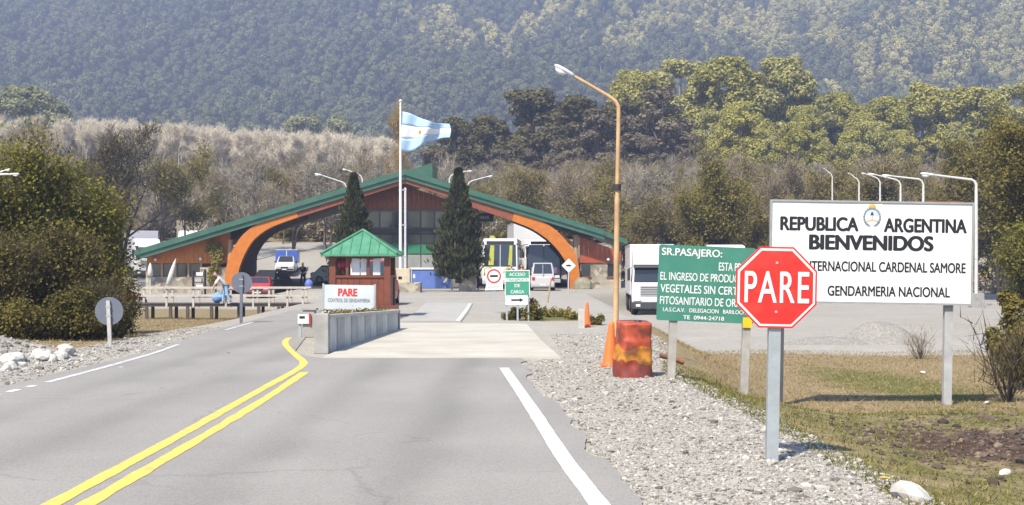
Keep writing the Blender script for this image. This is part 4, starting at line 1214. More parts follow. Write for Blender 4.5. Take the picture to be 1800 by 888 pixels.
# leaning stake, pale stake and orange delineator on the island
def stick(name, lab, cat, px0, py0, px1, py1, Y, r, m):
    x0, z0 = X(px0, Y), G(X(px0, Y), Y) - .05
    x1, z1 = X(px1, Y), Z(py1, Y)
    t = thing(name, lab, cat, (x0, Y, z0))
    return t, (x1 - x0, 0, z1 - z0)
t, tp = stick('stake', 'thin leaning pale stake between the freight sign and diamond sign', 'stake', 962, 532, 969, 489, 62, .03, M_galv)
MB().tube([(0, 0, 0), tp], [.04, .032], 8).build('shaft', M_log, t)
MB().lathe([(.034, 0), (.034, .03), (.01, .05)], 8, tp).build('tip', M_white, t)
t, tp = stick('stake', 'short pale concrete stake left of the orange delineator', 'stake', 1022, 577, 1022, 541, 37.7, .07, M_conc)
MB().box(-.09, .09, -.08, .08, 0, tp[2] - .03).build('shaft', mat('light_concrete2', (.5, .47, .43), .85, .12, 6, .3), t, bevel=.012)
MB().prism([(-.08, tp[2] - .028), (.08, tp[2] - .028), (0, tp[2] + .01)], -.07, .07).build('cap', M_conc, t)
def cone(px, ybase, ytop, Y, lab, wb, collar=True, lean=0.0):
    xw = X(px, Y); z0 = G(xw, Y)
    t = thing('traffic_cone', lab, 'traffic cone', (xw, Y, z0), rot=(0, lean, 0))
    H = Z(ytop, Y) - z0
    MB().box(-wb, wb, -wb, wb, .0, .04).build('base', M_orange, t, bevel=.01)
    MB().lathe([(wb * .8, .04), (wb * .72, .08), (wb * .30, H * .93), (wb * .25, H), (.005, H + .005)], 20).build('body', M_orange, t)
    if collar: MB().lathe([(wb * .56, H * .36), (wb * .565, H * .365), (wb * .478, H * .56), (wb * .47, H * .565)], 20).build('collar', mat('dull_reflective', (.62, .36, .25), .5), t)
cone(1032, 577, 531, 38.2, 'slim orange delineator cone on the island by the pale stake', .13)
cone(1071, 640, 566, 23.4, 'tall orange traffic cone leaning on the rusty lamp pole', .165, False, math.radians(3))

# battered barrel
def barrel_material():
    m, t, p = nt('battered_barrel_paint')
    tc = t.nodes.new('ShaderNodeTexCoord'); sp = t.nodes.new('ShaderNodeSeparateXYZ'); t.links.new(tc.outputs['Object'], sp.inputs[0])
    n = t.nodes.new('ShaderNodeTexNoise'); n.inputs['Scale'].default_value = 4; n.inputs['Detail'].default_value = 2; t.links.new(tc.outputs['Object'], n.inputs['Vector'])
    a = t.nodes.new('ShaderNodeMath'); a.operation = 'MULTIPLY_ADD'; a.inputs[1].default_value = .34; t.links.new(n.outputs['Fac'], a.inputs[0]); t.links.new(sp.outputs[2], a.inputs[2])
    r = t.nodes.new('ShaderNodeValToRGB'); r.color_ramp.interpolation = 'LINEAR'
    e = r.color_ramp.elements
    stops = [(0, (.16, .025, .015)), (.42, (.30, .04, .02)), (.445, (.58, .24, .02)), (.66, (.66, .25, .02)), (.685, (.46, .065, .02)), (1, (.52, .085, .03))]
    while len(e) < len(stops): e.new(.5)
    for i, (q_, c) in enumerate(stops): e[i].position = q_; e[i].color = (*[k_ * ALB for k_ in c], 1)
    t.links.new(a.outputs[0], r.inputs[0])
    n2 = t.nodes.new('ShaderNodeTexNoise'); n2.inputs['Scale'].default_value = 4.5; n2.inputs['Detail'].default_value = 12; t.links.new(tc.outputs['Object'], n2.inputs['Vector'])
    mr = t.nodes.new('ShaderNodeMapRange'); mr.inputs[1].default_value = .44; mr.inputs[2].default_value = .62; mr.inputs[4].default_value = .8; t.links.new(n2.outputs['Fac'], mr.inputs[0])
    x = t.nodes.new('ShaderNodeMix'); x.data_type = 'RGBA'; t.links.new(mr.outputs[0], x.inputs[0]); t.links.new(r.outputs[0], x.inputs[6]); x.inputs[7].default_value = (.075, .02, .014, 1)
    t.links.new(x.outputs[2], p.inputs['Base Color']); p.inputs['Roughness'].default_value = .5
    return m
BRY = 21.3
bxr_ = X(1111, BRY); bz0 = G(bxr_, BRY)
br = thing('traffic_barrel', 'battered red and yellow traffic barrel on the gravel shoulder', 'barrel', (bxr_, BRY, bz0 - .02), rot=(math.radians(2), math.radians(1.5), math.radians(12)))
HB = Z(566, BRY) - bz0 + .02
n = 40; rows = 26
V = []
rr = np.random.default_rng(3)
for j in range(rows + 1):
    zf = j / rows
    rad = .268 - .03 * zf
    if abs(zf - .33) < .025 or abs(zf - .67) < .025: rad += .008
    for k in range(n):
        a = 2 * math.pi * k / n
        c_, s_ = math.cos(a), math.sin(a)
        sq = (abs(c_) ** 5 + abs(s_) ** 5) ** (-1 / 5)                 # squarish plan
        dent = -.05 * math.exp(-((a - 4.4) / .35) ** 2 - ((zf - .25) / .16) ** 2) - .035 * math.exp(-((a - 5.1) / .3) ** 2 - ((zf - .75) / .2) ** 2)
        dent += .03 * float(fbm(c_ * 2.1 + 5, s_ * 2.1 + zf * 3.3, 61)) * 2.2; r_ = rad * sq * .98 + dent
        V.append((r_ * c_ * 1.04, r_ * s_, HB * zf + (.02 * math.sin(a + .5) if j == rows else 0)))
F = [(j * n + k, j * n + (k + 1) % n, (j + 1) * n + (k + 1) % n, (j + 1) * n + k) for j in range(rows) for k in range(n)]
F.append(tuple(range(rows * n, (rows + 1) * n)))
MB().add(V, F, True).build('drum', barrel_material(), br)
MB().lathe([(.06, HB - .01), (.06, HB + .025), (.02, HB + .03)], 12, (.08, .05, 0)).build('bung', M_dark, br)
# small log by the green board
lgx, lgy = X(1180, 22.2), 22.2
lg = thing('log', 'short brown log lying behind the green notice board post', 'log', (lgx, lgy, G(lgx, lgy) + .23), rot=(0, math.radians(16), math.radians(10)))
MB().tube([(-.2, 0, .0), (0, .01, .01), (.22, 0, 0)], [.04, .045, .05], 9).build('stem', mat('rusty_bark', (.22, .11, .06), .9, .3, 8, .5), lg)
MB().tube([(.05, 0, -.02), (.09, .05, -.26)], [.02, .015], 6).build('branch_stub', MATS['rusty_bark'], lg)

# street lamps ---------------------------------------------------------------
M_rustpole = mat('ochre_rusty_paint', (.56, .38, .20), .7, .18, 4, .2, dirt=(.30, .12, .045), dirt_amt=.75, dscale=1.3)
def lamp_head(parent, p, d, L, m):
    """cobra head: tapered housing with a glass bowl below, from p along d"""
    d = Vector(d).normalized(); p = Vector(p); s = d.cross(Vector((0, 0, 1))).normalized(); u = s.cross(d).normalized()
    prof = [(0, .05, .04), (.15, .09, .055), (.5, .15, .07), (.85, .13, .06), (1, .05, .03)]
    V = []; F = []
    for (t_, w_, h_) in prof:
        c = p + d * (t_ * L)
        for k in range(10):
            a = 2 * math.pi * k / 10
            V.append(c + s * (math.cos(a) * w_ * L * 1.3) + u * (math.sin(a) * h_ * L * 1.6))
    n_ = 10
    for i in range(4):
        for k in range(n_): F.append((i * n_ + k, i * n_ + (k + 1) % n_, (i + 1) * n_ + (k + 1) % n_, (i + 1) * n_ + k))
    F += [tuple(range(9, -1, -1)), tuple(range(40, 50))]
    MB().add(V, F, True).build('lamp_housing', m, parent)
    V = []; F = []
    for (t_, w_, h_) in ((.32, .02, .0), (.42, .12, .09), (.65, .15, .15), (.85, .1, .1), (.93, .02, .0)):
        c = p + d * (t_ * L) - u * (.05 * L)
        for k in range(10):
            a = 2 * math.pi * k / 10
            V.append(c + s * (math.cos(a) * w_ * L) + u * (math.sin(a) * h_ * L - h_ * L * .5))
    for i in range(4):
        for k in range(n_): F.append((i * n_ + k, i * n_ + (k + 1) % n_, (i + 1) * n_ + (k + 1) % n_, (i + 1) * n_ + k))
    MB().add(V, F, True).build('lamp_bowl', M_lamp, parent)

LY = 23.8
lx0 = X(1081, LY); lz0 = G(lx0, LY)
lp = thing('street_lamp', 'tall ochre rusty street lamp with slanted arm rising beside the barrel', 'street lamp', (lx0, LY, lz0 - .1))
def q3(px, py): return (X(px, LY) - lx0, 0, Z(py, LY) - lz0 + .1)
MB().tube([(0, 0, 0), q3(1083, 520), q3(1085, 345)], [.054, .049, .046], 12).build('pole', M_rustpole, lp)
MB().tube([q3(1085, 346), q3(1087.5, 200), q3(1087, 187), q3(1082, 178), q3(1070, 169), q3(1008, 133)], [.040, .037, .036, .034, .031, .026], 10).build('upper_arm', M_rustpole, lp)
MB().lathe([(.065, -.05), (.068, 0), (.065, .06)], 12, q3(1085, 330)).build('joint_sleeve', M_dark, lp)
MB().lathe([(.085, 0), (.085, .5), (.066, .52)], 12).build('base_sleeve', M_rustpole, lp)
lamp_head(lp, q3(1010, 134), (-1, -.05, .56), .40, mat('lamp_housing_grey', (.6, .63, .65), .4, .05))

def street_lamp(px, Y, ybend, headpx, heady, lab, m, rad=.07, group='lamp posts round the lorry yard', base=False, zfoot=None):
    xw = X(px, Y); z0 = G(xw, Y) if zfoot is None else zfoot
    t = thing('street_lamp', lab, 'street lamp', (xw, Y, z0 - .1), group=group)
    f = lambda a, b: (X(a, Y) - xw, 0, Z(b, Y) - z0 + .1)
    sg = -1 if headpx < px else 1
    MB().tube([(0, 0, 0), f(px, ybend + 12)], [rad * 1.15, rad], 8).build('pole', m, t)
    hx = headpx - sg * abs(headpx - px) * .25
    hy = heady + (ybend - 6 - heady) * .25
    MB().tube([f(px, ybend + 12.5), f(px, ybend + 3), f(px + sg * 3, ybend - 3), f(px + sg * 8, ybend - 6), f(hx, hy)], [rad * .9, rad * .85, rad * .8, rad * .75, rad * .6], 8).build('arm', m, t)
    p0 = Vector(f(hx, hy)); p1 = Vector(f(headpx, heady))
    lamp_head(t, p0, p1 - p0, (p1 - p0).length, M_white)
    if base: MB().box(-.42, .42, -.4, .4, -.1, 1.05).build('footing', M_conc, t, bevel=.04)
M_lp = mat('pale_lamp_paint', (.62, .61, .58), .6, .1)
street_lamp(1716, 91, 322, 1618, 305, 'nearest pale lamp post right of the welcome board, on a concrete footing', M_lp, .11, base=True)
street_lamp(1623, 96, 321, 1550, 308, 'lamp post rising above the right half of the welcome board', M_lp, .09)
street_lamp(1583, 99, 322, 1526, 305, 'lamp post above the welcome board, third from the right', M_lp, .08)
street_lamp(1547, 103, 318, 1514, 304, 'short armed lamp post above the board, just right of the emblem', M_lp, .07)
street_lamp(1510, 106, 318, 1490, 304, 'lamp post above the board, just left of the emblem', M_lp, .07)
street_lamp(1463, 109, 308, 1447, 296, 'leftmost faint lamp post above the welcome board', M_lp, .06)
LG = 'lamp posts behind the hall roof'
street_lamp(609, 119, 326, 553, 305, 'lamp behind the roof with its head left of the left conifer', M_lp, .08, LG)
street_lamp(637, 124, 312, 602, 297, 'lamp behind the roof just above the left conifer tip', M_lp, .08, LG)
street_lamp(790, 124, 312, 830, 300, 'lamp behind the roof just above the right conifer tip', M_lp, .08, LG)
street_lamp(822, 119, 324, 866, 309, 'rightmost lamp behind the roof, right of the right conifer', M_lp, .08, LG)
street_lamp(-30, 36, 318, 18, 297, 'lamp head reaching in at the left edge over the bush', M_lp, .05, None)
street_lamp(-38, 36.6, 314, 34, 306, 'lower lamp arm reaching in at the left edge', M_lp, .05, None)
# ------------------------------------------------------------------ vehicles (front towards local -y, wheels on local z = 0)
def paint(name, c): return mat(name, c, .3, .05, 2, spec=.5, dirt=(c[0] * .6 + .1, c[1] * .6 + .09, c[2] * .6 + .07), dirt_amt=.25, dscale=2)
P_white = paint('white_car_paint', (.74, .74, .73)); P_red = paint('red_car_paint', (.55, .03, .035)); P_black = paint('black_car_paint', (.016, .016, .018))
P_blue = paint('blue_box_paint', (.07, .14, .50)); P_dark = paint('dark_plum_paint', (.035, .03, .05)); P_silver = paint('silver_paint', (.46, .46, .48))
M_head = mat('headlamp_glass', (.75, .77, .78), .1, .03)

def wheel(parent, x, y, r, w):
    s = 1 if x > 0 else -1
    t = MB().lathe([(r * .62, -w / 2), (r * .95, -w / 2), (r, -w * .35), (r, w * .35), (r * .95, w / 2), (r * .62, w / 2)], 18, (x, y, r), 'x').build('wheel', M_rubber, parent)
    MB().lathe([(r * .1, s * w * .52), (r * .3, s * w * .5), (r * .55, s * w * .44), (r * .64, s * w * .53)][::1], 14, (x, y, r), 'x').build('rim', M_chrome, t)
    return t

def loft(secs):
    """sections: (y, halfwidth_bottom, z_bottom, halfwidth_mid, z_mid, halfwidth_top, z_top)"""
    mb = MB(); V = []; F = []
    for (y_, wb_, zb_, wm, zm, wt, zt) in secs:
        V += [(-wb_, y_, zb_), (-wm, y_, zm), (-wt, y_, zt), (wt, y_, zt), (wm, y_, zm), (wb_, y_, zb_)]
    for i in range(len(secs) - 1):
        for k in range(6): F.append((i * 6 + k, i * 6 + (k + 1) % 6, (i + 1) * 6 + (k + 1) % 6, (i + 1) * 6 + k))
    F += [tuple(range(6)), tuple(range((len(secs) - 1) * 6 + 5, (len(secs) - 1) * 6 - 1, -1))]
    return mb.add(V, F)

def car(name, lab, cat, px, Y, rz, m, L=4.2, Wd=1.72, H=1.45, hood=1.15, tail=.35, belt=.92, wr=.31, rear_lamps=True, z=None, group=None, van=False):
    xw = X(px, Y); z0 = G(xw, Y) if z is None else z
    t = thing(name, lab, cat, (xw, Y, z0), rz, group)
    h = Wd / 2; y0 = -L / 2; y1 = L / 2; bb_ = .22
    loft([(y0, h * .86, bb_ + .1, h * .9, .45, h * .82, .62), (y0 + .12, h * .95, bb_, h, .5, h * .92, .72), (y0 + hood * .9, h * .97, bb_, h, .55, h * .95, belt),
          (y1 - tail - .05, h * .97, bb_, h, .55, h * .95, belt), (y1 - .1, h * .95, bb_, h, .55, h * .9, belt - .03), (y1, h * .86, bb_ + .1, h * .92, .5, h * .84, belt - .1)]).build('body', m, t, bevel=.04)
    ws0 = y0 + hood; ws1 = ws0 + (.35 if van else .75); rw1 = y1 - tail; rw0 = rw1 - (.12 if van else .55)
    cab = loft([(ws0, h * .90, belt - .01, h * .90, belt, h * .86, belt + .01), (ws1, h * .93, belt - .01, h * .88, (belt + H) / 2, h * .74, H), (rw0, h * .93, belt - .01, h * .88, (belt + H) / 2, h * .74, H - .01), (rw1, h * .90, belt - .01, h * .9, belt, h * .84, belt + .02)])
    cab.build('cabin', m, t, bevel=.03)
    def quad(nm, pts, off):
        a = Vector(pts[0]); n_ = (Vector(pts[1]) - a).cross(Vector(pts[3]) - a).normalized() * off
        MB().hexa([tuple(Vector(p) - n_ * .3) for p in pts] + [tuple(Vector(p) + n_) for p in pts]).build(nm, M_glass, t)
    e = .08
    dz = H - belt
    def ip(a, b, f): return a + (b - a) * f
    quad('windscreen', [(-h * .80, ip(ws0, ws1, e), belt + dz * e), (h * .80, ip(ws0, ws1, e), belt + dz * e), (h * .68, ip(ws0, ws1, 1 - e), H - dz * e), (-h * .68, ip(ws0, ws1, 1 - e), H - dz * e)], .012)
    quad('rear_window', [(h * .78, ip(rw1, rw0, e * 2), belt + dz * e * 2), (-h * .78, ip(rw1, rw0, e * 2), belt + dz * e * 2), (-h * .66, ip(rw1, rw0, 1 - e), H - dz * e), (h * .66, ip(rw1, rw0, 1 - e), H - dz * e)], .012)
    for s in (-1, 1):
        ym = (ws1 + rw0) / 2
        for (a, b) in ((ws1 + .02, ym - .04), (ym + .04, rw0 - .02)):
            P_ = [(s * h * .905, a - (.25 if a < ym - .1 and not van else 0), belt + .05), (s * h * .905, b, belt + .05), (s * h * .77, b, H - .09), (s * h * .77, a, H - .09)]
            if s > 0: P_ = P_
            else: P_ = [P_[1], P_[0], P_[3], P_[2]]
            quad('side_window', P_, .02)
        wheel(t, s * (h - .09), y0 + .78, wr, .2); wheel(t, s * (h - .09), y1 - .78, wr, .2)
        MB().box(s * h * .66 - .16, s * h * .66 + .16, y0 - .03, y0 + .1, .56, .70).build('headlight', M_head, t, bevel=.02)
        zz0 = .62 if not van else .7
        MB().box(s * h * .76 - .1, s * h * .76 + .1, y1 - .05, y1 + .025, zz0, zz0 + .22).build('tail_light', M_tail, t, bevel=.01)
        MB().box(s * (h + .09) - .08, s * (h + .09) + .08, ws0 + .28, ws0 + .36, belt + .03, belt + .16).build('mirror', M_dark, t)
    MB().box(-h * .9, h * .9, y0 - .05, y0 + .05, .28, .44).build('front_bumper', M_dark if not van else m, t, bevel=.02)
    MB().box(-h * .9, h * .9, y1 - .05, y1 + .05, .28, .46).build('rear_bumper', M_dark if not van else M_silverb, t, bevel=.02)
    MB().box(-h * .4, h * .4, y0 - .035, y0 + .05, .50, .62).build('grille', M_dark, t)
    MB().box(-.2, .2, y1 + .052, y1 + .06, .36, .45).build('number_plate', M_white, t)
    MB().box(-.2, .2, y0 - .062, y0 - .052, .32, .41).build('number_plate', M_white, t)
    return t
M_silverb = mat('grey_bumper', (.45, .45, .46), .5, .08)

car('red_car', 'red hatchback facing forward under the left arch by the footbridge rail', 'car', 457, 92, math.radians(6), P_red, 3.9, 1.62, 1.38)
car('black_car', 'black off road car parked behind the red hatchback under the arch', 'car', 474, 98.5, math.radians(-14), P_black, 4.4, 1.85, 1.72, 1.1, .25, 1.05, .36)
car('red_car', 'red car mostly hidden behind the left bush by the footbridge end', 'car', 188, 76, math.radians(80), P_red, 4.0, 1.65, 1.42)
car('white_car', 'white car mostly hidden behind the guard kiosk roof posts', 'car', 596, 108, math.radians(75), P_white, 4.2, 1.7, 1.45)

# minivan seen from behind, its shade put into a greyer paint
mv = car('white_minivan', 'white minivan seen from behind, parked below the right arch', 'minivan', 953, 92.5, math.pi, paint('shaded_white_van_paint', (.56, .55, .57)), 4.3, 1.62, 1.86, .75, .10, 1.0, .30, van=True)
MB().box(-.018, .018, 2.13, 2.165, .95, 1.74).build('door_seam', P_silver, mv)

def box_truck_load(t, x0, x1, y0, y1, z0, z1, m, slat=False):
    MB().box(x0, x1, y0, y1, z0, z1).build('cargo_box', m, t, bevel=.03)
    for zz_ in (z0, z1 - .1):
        for s in (x0 - .02, x1 - .04): MB().box(s, s + .06, y0 + .02, y1 - .02, zz_ + .003, zz_ + .097).build('box_rail', P_silver, t)

def truck(name, lab, px, Y, rz, m, mbox, Lbox=9.0, H=4.0, group=None, z=None, cab_h=3.6, boxw=2.5, gap=.5, y_off=0):
    xw = X(px, Y); z0 = G(xw, Y) if z is None else z
    t = thing(name, lab, 'truck', (xw, Y, z0), rz, group)
    h = 1.24
    # cab with raked screen, roof fairing sweeping up
    loft([(0.0, h * .95, .45, h * .97, 1.2, h * .96, 1.75), (.05, h * .97, .45, h, 1.2, h * .97, 1.85), (.22, h * .98, .5, h, 1.5, h * .93, 2.70), (.34, h * .98, .5, h, 1.5, h * .92, 2.82),
          (1.2, h * .98, .9, h, 1.5, h * .9, cab_h - .1), (2.0, h * .98, .9, h, 1.5, h * .9, cab_h), (2.15, h * .96, .9, h * .98, 1.5, h * .88, cab_h)]).build('cab', m, t, bevel=.05)
    MB().hexa([(-h * .9, .015, 1.80), (h * .9, .015, 1.80), (h * .9, .10, 1.80), (-h * .9, .10, 1.80), (-h * .86, .185, 2.62), (h * .86, .185, 2.62), (h * .86, .26, 2.62), (-h * .86, .26, 2.62)]).build('windscreen', M_glass, t)
    MB().hexa([(-h * .92, -.16, 2.62), (h * .92, -.16, 2.62), (h * .92, .3, 2.68), (-h * .92, .3, 2.68), (-h * .9, -.12, 2.70), (h * .9, -.12, 2.70), (h * .9, .34, 2.80), (-h * .9, .34, 2.80)]).build('sun_visor', M_dark, t)
    MB().box(-h * .62, h * .62, -.03, .02, 1.05, 1.62).build('grille', P_silver, t)
    for k in range(5): MB().box(-h * .6, h * .6, -.036, -.031, 1.10 + k * .1, 1.14 + k * .1).build('grille_bar', M_dark, t)
    MB().box(-h, h, -.12, .3, .32, .72).build('bumper', mat('dark_bumper', (.05, .05, .055), .6, .15), t, bevel=.04)
    for s in (-1, 1):
        MB().box(s * h * .78 - .2, s * h * .78 + .2, -.135, -.08, .76, .94).build('headlight', M_head, t, bevel=.02)
        MB().box(s * h * .72 - .12, s * h * .72 + .12, -.135, -.122, .46, .6).build('fog_lamp', M_head, t)
        MB().box(s * (h + .16) - .08, s * (h + .16) + .08, -.02, .1, 1.9, 2.55).build('mirror', M_dark, t, bevel=.02)
        MB().tube([(s * h * .98, .2, 2.6), (s * (h + .16), .04, 2.58)], .02, 6).build('mirror_arm', M_dark, t)
        MB().hexa([(s * 1.243 - .012, .42, 1.82), (s * 1.243 + .012, .42, 1.82), (s * 1.243 + .012, 1.2, 1.82), (s * 1.243 - .012, 1.2, 1.82), (s * 1.17 - .012, .55, 2.55), (s * 1.17 + .012, .55, 2.55), (s * 1.165 + .012, 1.2, 2.55), (s * 1.165 - .012, 1.2, 2.55)]).build('side_window', M_glass, t)
        MB().box(s * h * .95 - .1, s * h * .95 + .1, .35, .8, .35, .45).build('step', M_dark, t)
        MB().lathe([(.56, -.12), (.62, -.12), (.62, .12), (.56, .12)], 18, (s * 1.1, 1.3, .52), 'x').build('mudguard', M_dark, t)
        wheel(t, s * 1.02, 1.3, .5, .3); wheel(t, s * .98, 3.9, .5, .5)
        wheel(t, s * .98, Lbox * .75 + 2.6, .5, .5); wheel(t, s * .98, Lbox * .75 + 3.8, .5, .5)
    MB().box(-.45, .45, 2.0, Lbox + 2.4, .75, 1.0).build('chassis', M_dark, t)
    bw_ = boxw / 2
    box_truck_load(t, -bw_, bw_, 2.15 + gap, 2.15 + gap + Lbox, 1.05, H, mbox)
    return t
tr = truck('white_truck', 'white truck facing forward with cab left of the green notice board', 1150, 75.5, math.radians(-3), P_white, P_white, 9, 3.95)
truck('white_truck', 'white truck behind the green notice board, only its roof shows above', 1281, 80, math.radians(-2), P_white, P_white, 9, 3.9, cab_h=4.0)
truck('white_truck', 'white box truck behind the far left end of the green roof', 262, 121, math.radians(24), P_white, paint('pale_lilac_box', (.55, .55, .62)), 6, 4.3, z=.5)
t2 = truck('stake_truck', 'white cab truck with beige slatted load behind the left roof slope', 334, 124, math.radians(8), P_white, mat('beige_slats', (.42, .36, .27), .8, .15, 5), 5, 5.2, z=.6, cab_h=4.3, boxw=2.9)
for k in range(9):
    a = -1.45 + k * .33
    MB().box(a, a + .2, 2.60, 2.645, 1.1, 5.25).build('slat', mat('grey_slat', (.34, .29, .23), .85, .2, 6), t2)
truck('white_truck', 'tall white trailer truck behind the coaches in the right arch', 946, 122, math.radians(4), P_white, P_white, 9, 5.0, z=.6, cab_h=3.4, boxw=4.0)

# coach with yellow green livery
def coach(name, lab, px, Y, rz, m, H=3.55, L=11, liv=None, rear=False):
    xw = X(px, Y); z0 = G(xw, Y)
    t = thing(name, lab, 'coach', (xw, Y, z0), rz)
    h = 1.28
    loft([(0, h * .93, .4, h * .96, 1.2, h * .93, 1.5), (.08, h * .97, .35, h, 1.3, h * .95, 2.2), (.25, h * .98, .35, h, 1.6, h * .93, H - .12), (.6, h * .98, .35, h, 1.6, h * .93, H),
          (L - .2, h * .98, .35, h, 1.6, h * .93, H), (L, h * .95, .4, h * .97, 1.6, h * .9, H - .1)]).build('body', m, t, bevel=.05)
    for (a0, a1) in ((-h * .88, -.03), (.03, h * .88)):
        MB().hexa([(a0, -.02, 1.62), (a1, -.02, 1.62), (a1, .2, 1.62), (a0, .2, 1.62), (a0 * .97, .165, 3.15), (a1 * .97, .165, 3.15), (a1 * .97, .35, 3.15), (a0 * .97, .35, 3.15)]).build('windscreen', M_glass, t)
    MB().box(-h * .75, h * .75, .16, .3, 3.18, 3.4).build('destination_board', M_dark, t)
    for s in (-1, 1):
        MB().box(s * h * .76 - .18, s * h * .76 + .18, -.03, .06, .72, .92).build('headlight', M_head, t, bevel=.02)
        MB().tube([(s * h * .9, .2, 3.2), (s * (h + .25), -.25, 3.1), (s * (h + .22), -.28, 2.6)], .035, 6).build('mirror_arm', M_dark, t)
        MB().box(s * (h + .22) - .1, s * (h + .22) + .1, -.33, -.23, 2.2, 2.65).build('mirror', M_dark, t)
        for k in range(6):
            y0 = .9 + k * 1.6
            MB().box(s * 1.262 - .012, s * 1.262 + .012, y0, y0 + 1.5, 1.75, 2.9).build('side_window', M_glass, t)
        wheel(t, s * 1.08, 2.2, .5, .3); wheel(t, s * 1.05, L - 3, .5, .4)
    MB().box(-h * .95, h * .95, -.06, .2, .38, .66).build('bumper', P_silver, t, bevel=.03)
    if liv:
        for (pts) in liv:
            MB().prism(pts, -.02, .03).build('livery_patch', mat('lime_yellow_vinyl', (.42, .43, .07), .4, .1), t)
    return t
coach('coach', 'white coach with yellow green livery facing forward right of the conifer', 879, 96.3, math.radians(-2), P_white, 3.6,
      liv=[[(-1.15, .95), (-.7, .8), (-.4, 1.3), (-.65, 1.58), (-1.1, 1.5)], [(.2, 1.2), (.65, 1.0), (.95, 1.45), (.5, 1.56)]])
ct = bpy.data.objects['coach']
for (a, b) in ((-.62, .35), (.72, .25)):
    MB().hexa([(a - b * .6, -.03, 1.7), (a + b * .5, -.03, 1.7), (a + b * .5, -.016, 1.7), (a - b * .6, -.016, 1.7), (a - b * .2, .135, 3.1), (a + b * .6, .135, 3.1), (a + b * .6, .15, 3.1), (a - b * .2, .15, 3.1)]).build('livery_patch', MATS['lime_yellow_vinyl'], ct)
MB().prism([(-.8, 3.602), (-.35, 3.602), (-.45, 3.8), (-.7, 3.8)], .6, .9).build('roof_hatch', MATS['lime_yellow_vinyl'], ct)
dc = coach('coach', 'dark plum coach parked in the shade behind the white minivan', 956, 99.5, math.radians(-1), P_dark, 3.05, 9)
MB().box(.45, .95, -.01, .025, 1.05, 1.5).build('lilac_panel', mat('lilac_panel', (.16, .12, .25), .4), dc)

# white pickup with blue box
pk = car('white_pickup', 'white pickup with blue box canopy seen through the left arch', 'pickup', 504, 127, math.radians(4), P_white, 4.6, 1.75, 1.6, 1.1, 2.3, .98, .33)
MB().box(-1.05, 1.0, .0, 2.3, .95, 2.15).build('blue_box', P_blue, pk, bevel=.03)
MB().box(-.05, .02, -.012, -.002, 1.0, 2.1).build('box_trim', M_white, pk)
MB().box(-1.07, 1.02, -.02, 2.32, 2.152, 2.2).build('box_rim', P_white, pk)

# red and white van behind the kiosk
rv = car('red_white_van', 'red and white van half hidden behind the right side of the kiosk', 'van', 661, 60, math.pi, P_red, 4.4, 1.75, 1.95, .7, .12, 1.05, .32, van=True)
MB().box(.60, .86, 2.05, 2.19, 1.0, 1.75).build('white_corner_panel', M_white, rv)
MB().box(.30, .6, 2.13, 2.2, 1.1, 1.6).build('blue_pane', mat('blue_pane', (.14, .2, .36), .2), rv)
for (a, b) in ((.72, 1.72),): MB().lathe([(.02, -.16), (.12, -.1), (.13, .1), (.03, .16)], 10, (a, 2.2, b)).build('red_beacon', mat('pink_red_plastic', (.65, .06, .12), .4), rv)
# ------------------------------------------------------------------ people (facing local -y)
def skin_mesh(name, joints, edges, m, parent, sub=1, root=0):
    me_ = bpy.data.meshes.new(name)
    me_.from_pydata([j[0] for j in joints], edges, [])
    o = bpy.data.objects.new(name, me_); link(o, parent)
    sk = o.modifiers.new('skin', 'SKIN'); sk.use_smooth_shade = True
    for i, j in enumerate(joints):
        r_ = j[1]
        me_.skin_vertices[0].data[i].radius = r_ if isinstance(r_, tuple) else (r_, r_)
        me_.skin_vertices[0].data[i].use_root = (i == root)
    ss = o.modifiers.new('sub', 'SUBSURF'); ss.levels = sub; ss.render_levels = sub
    me_.materials.append(m)
    return o

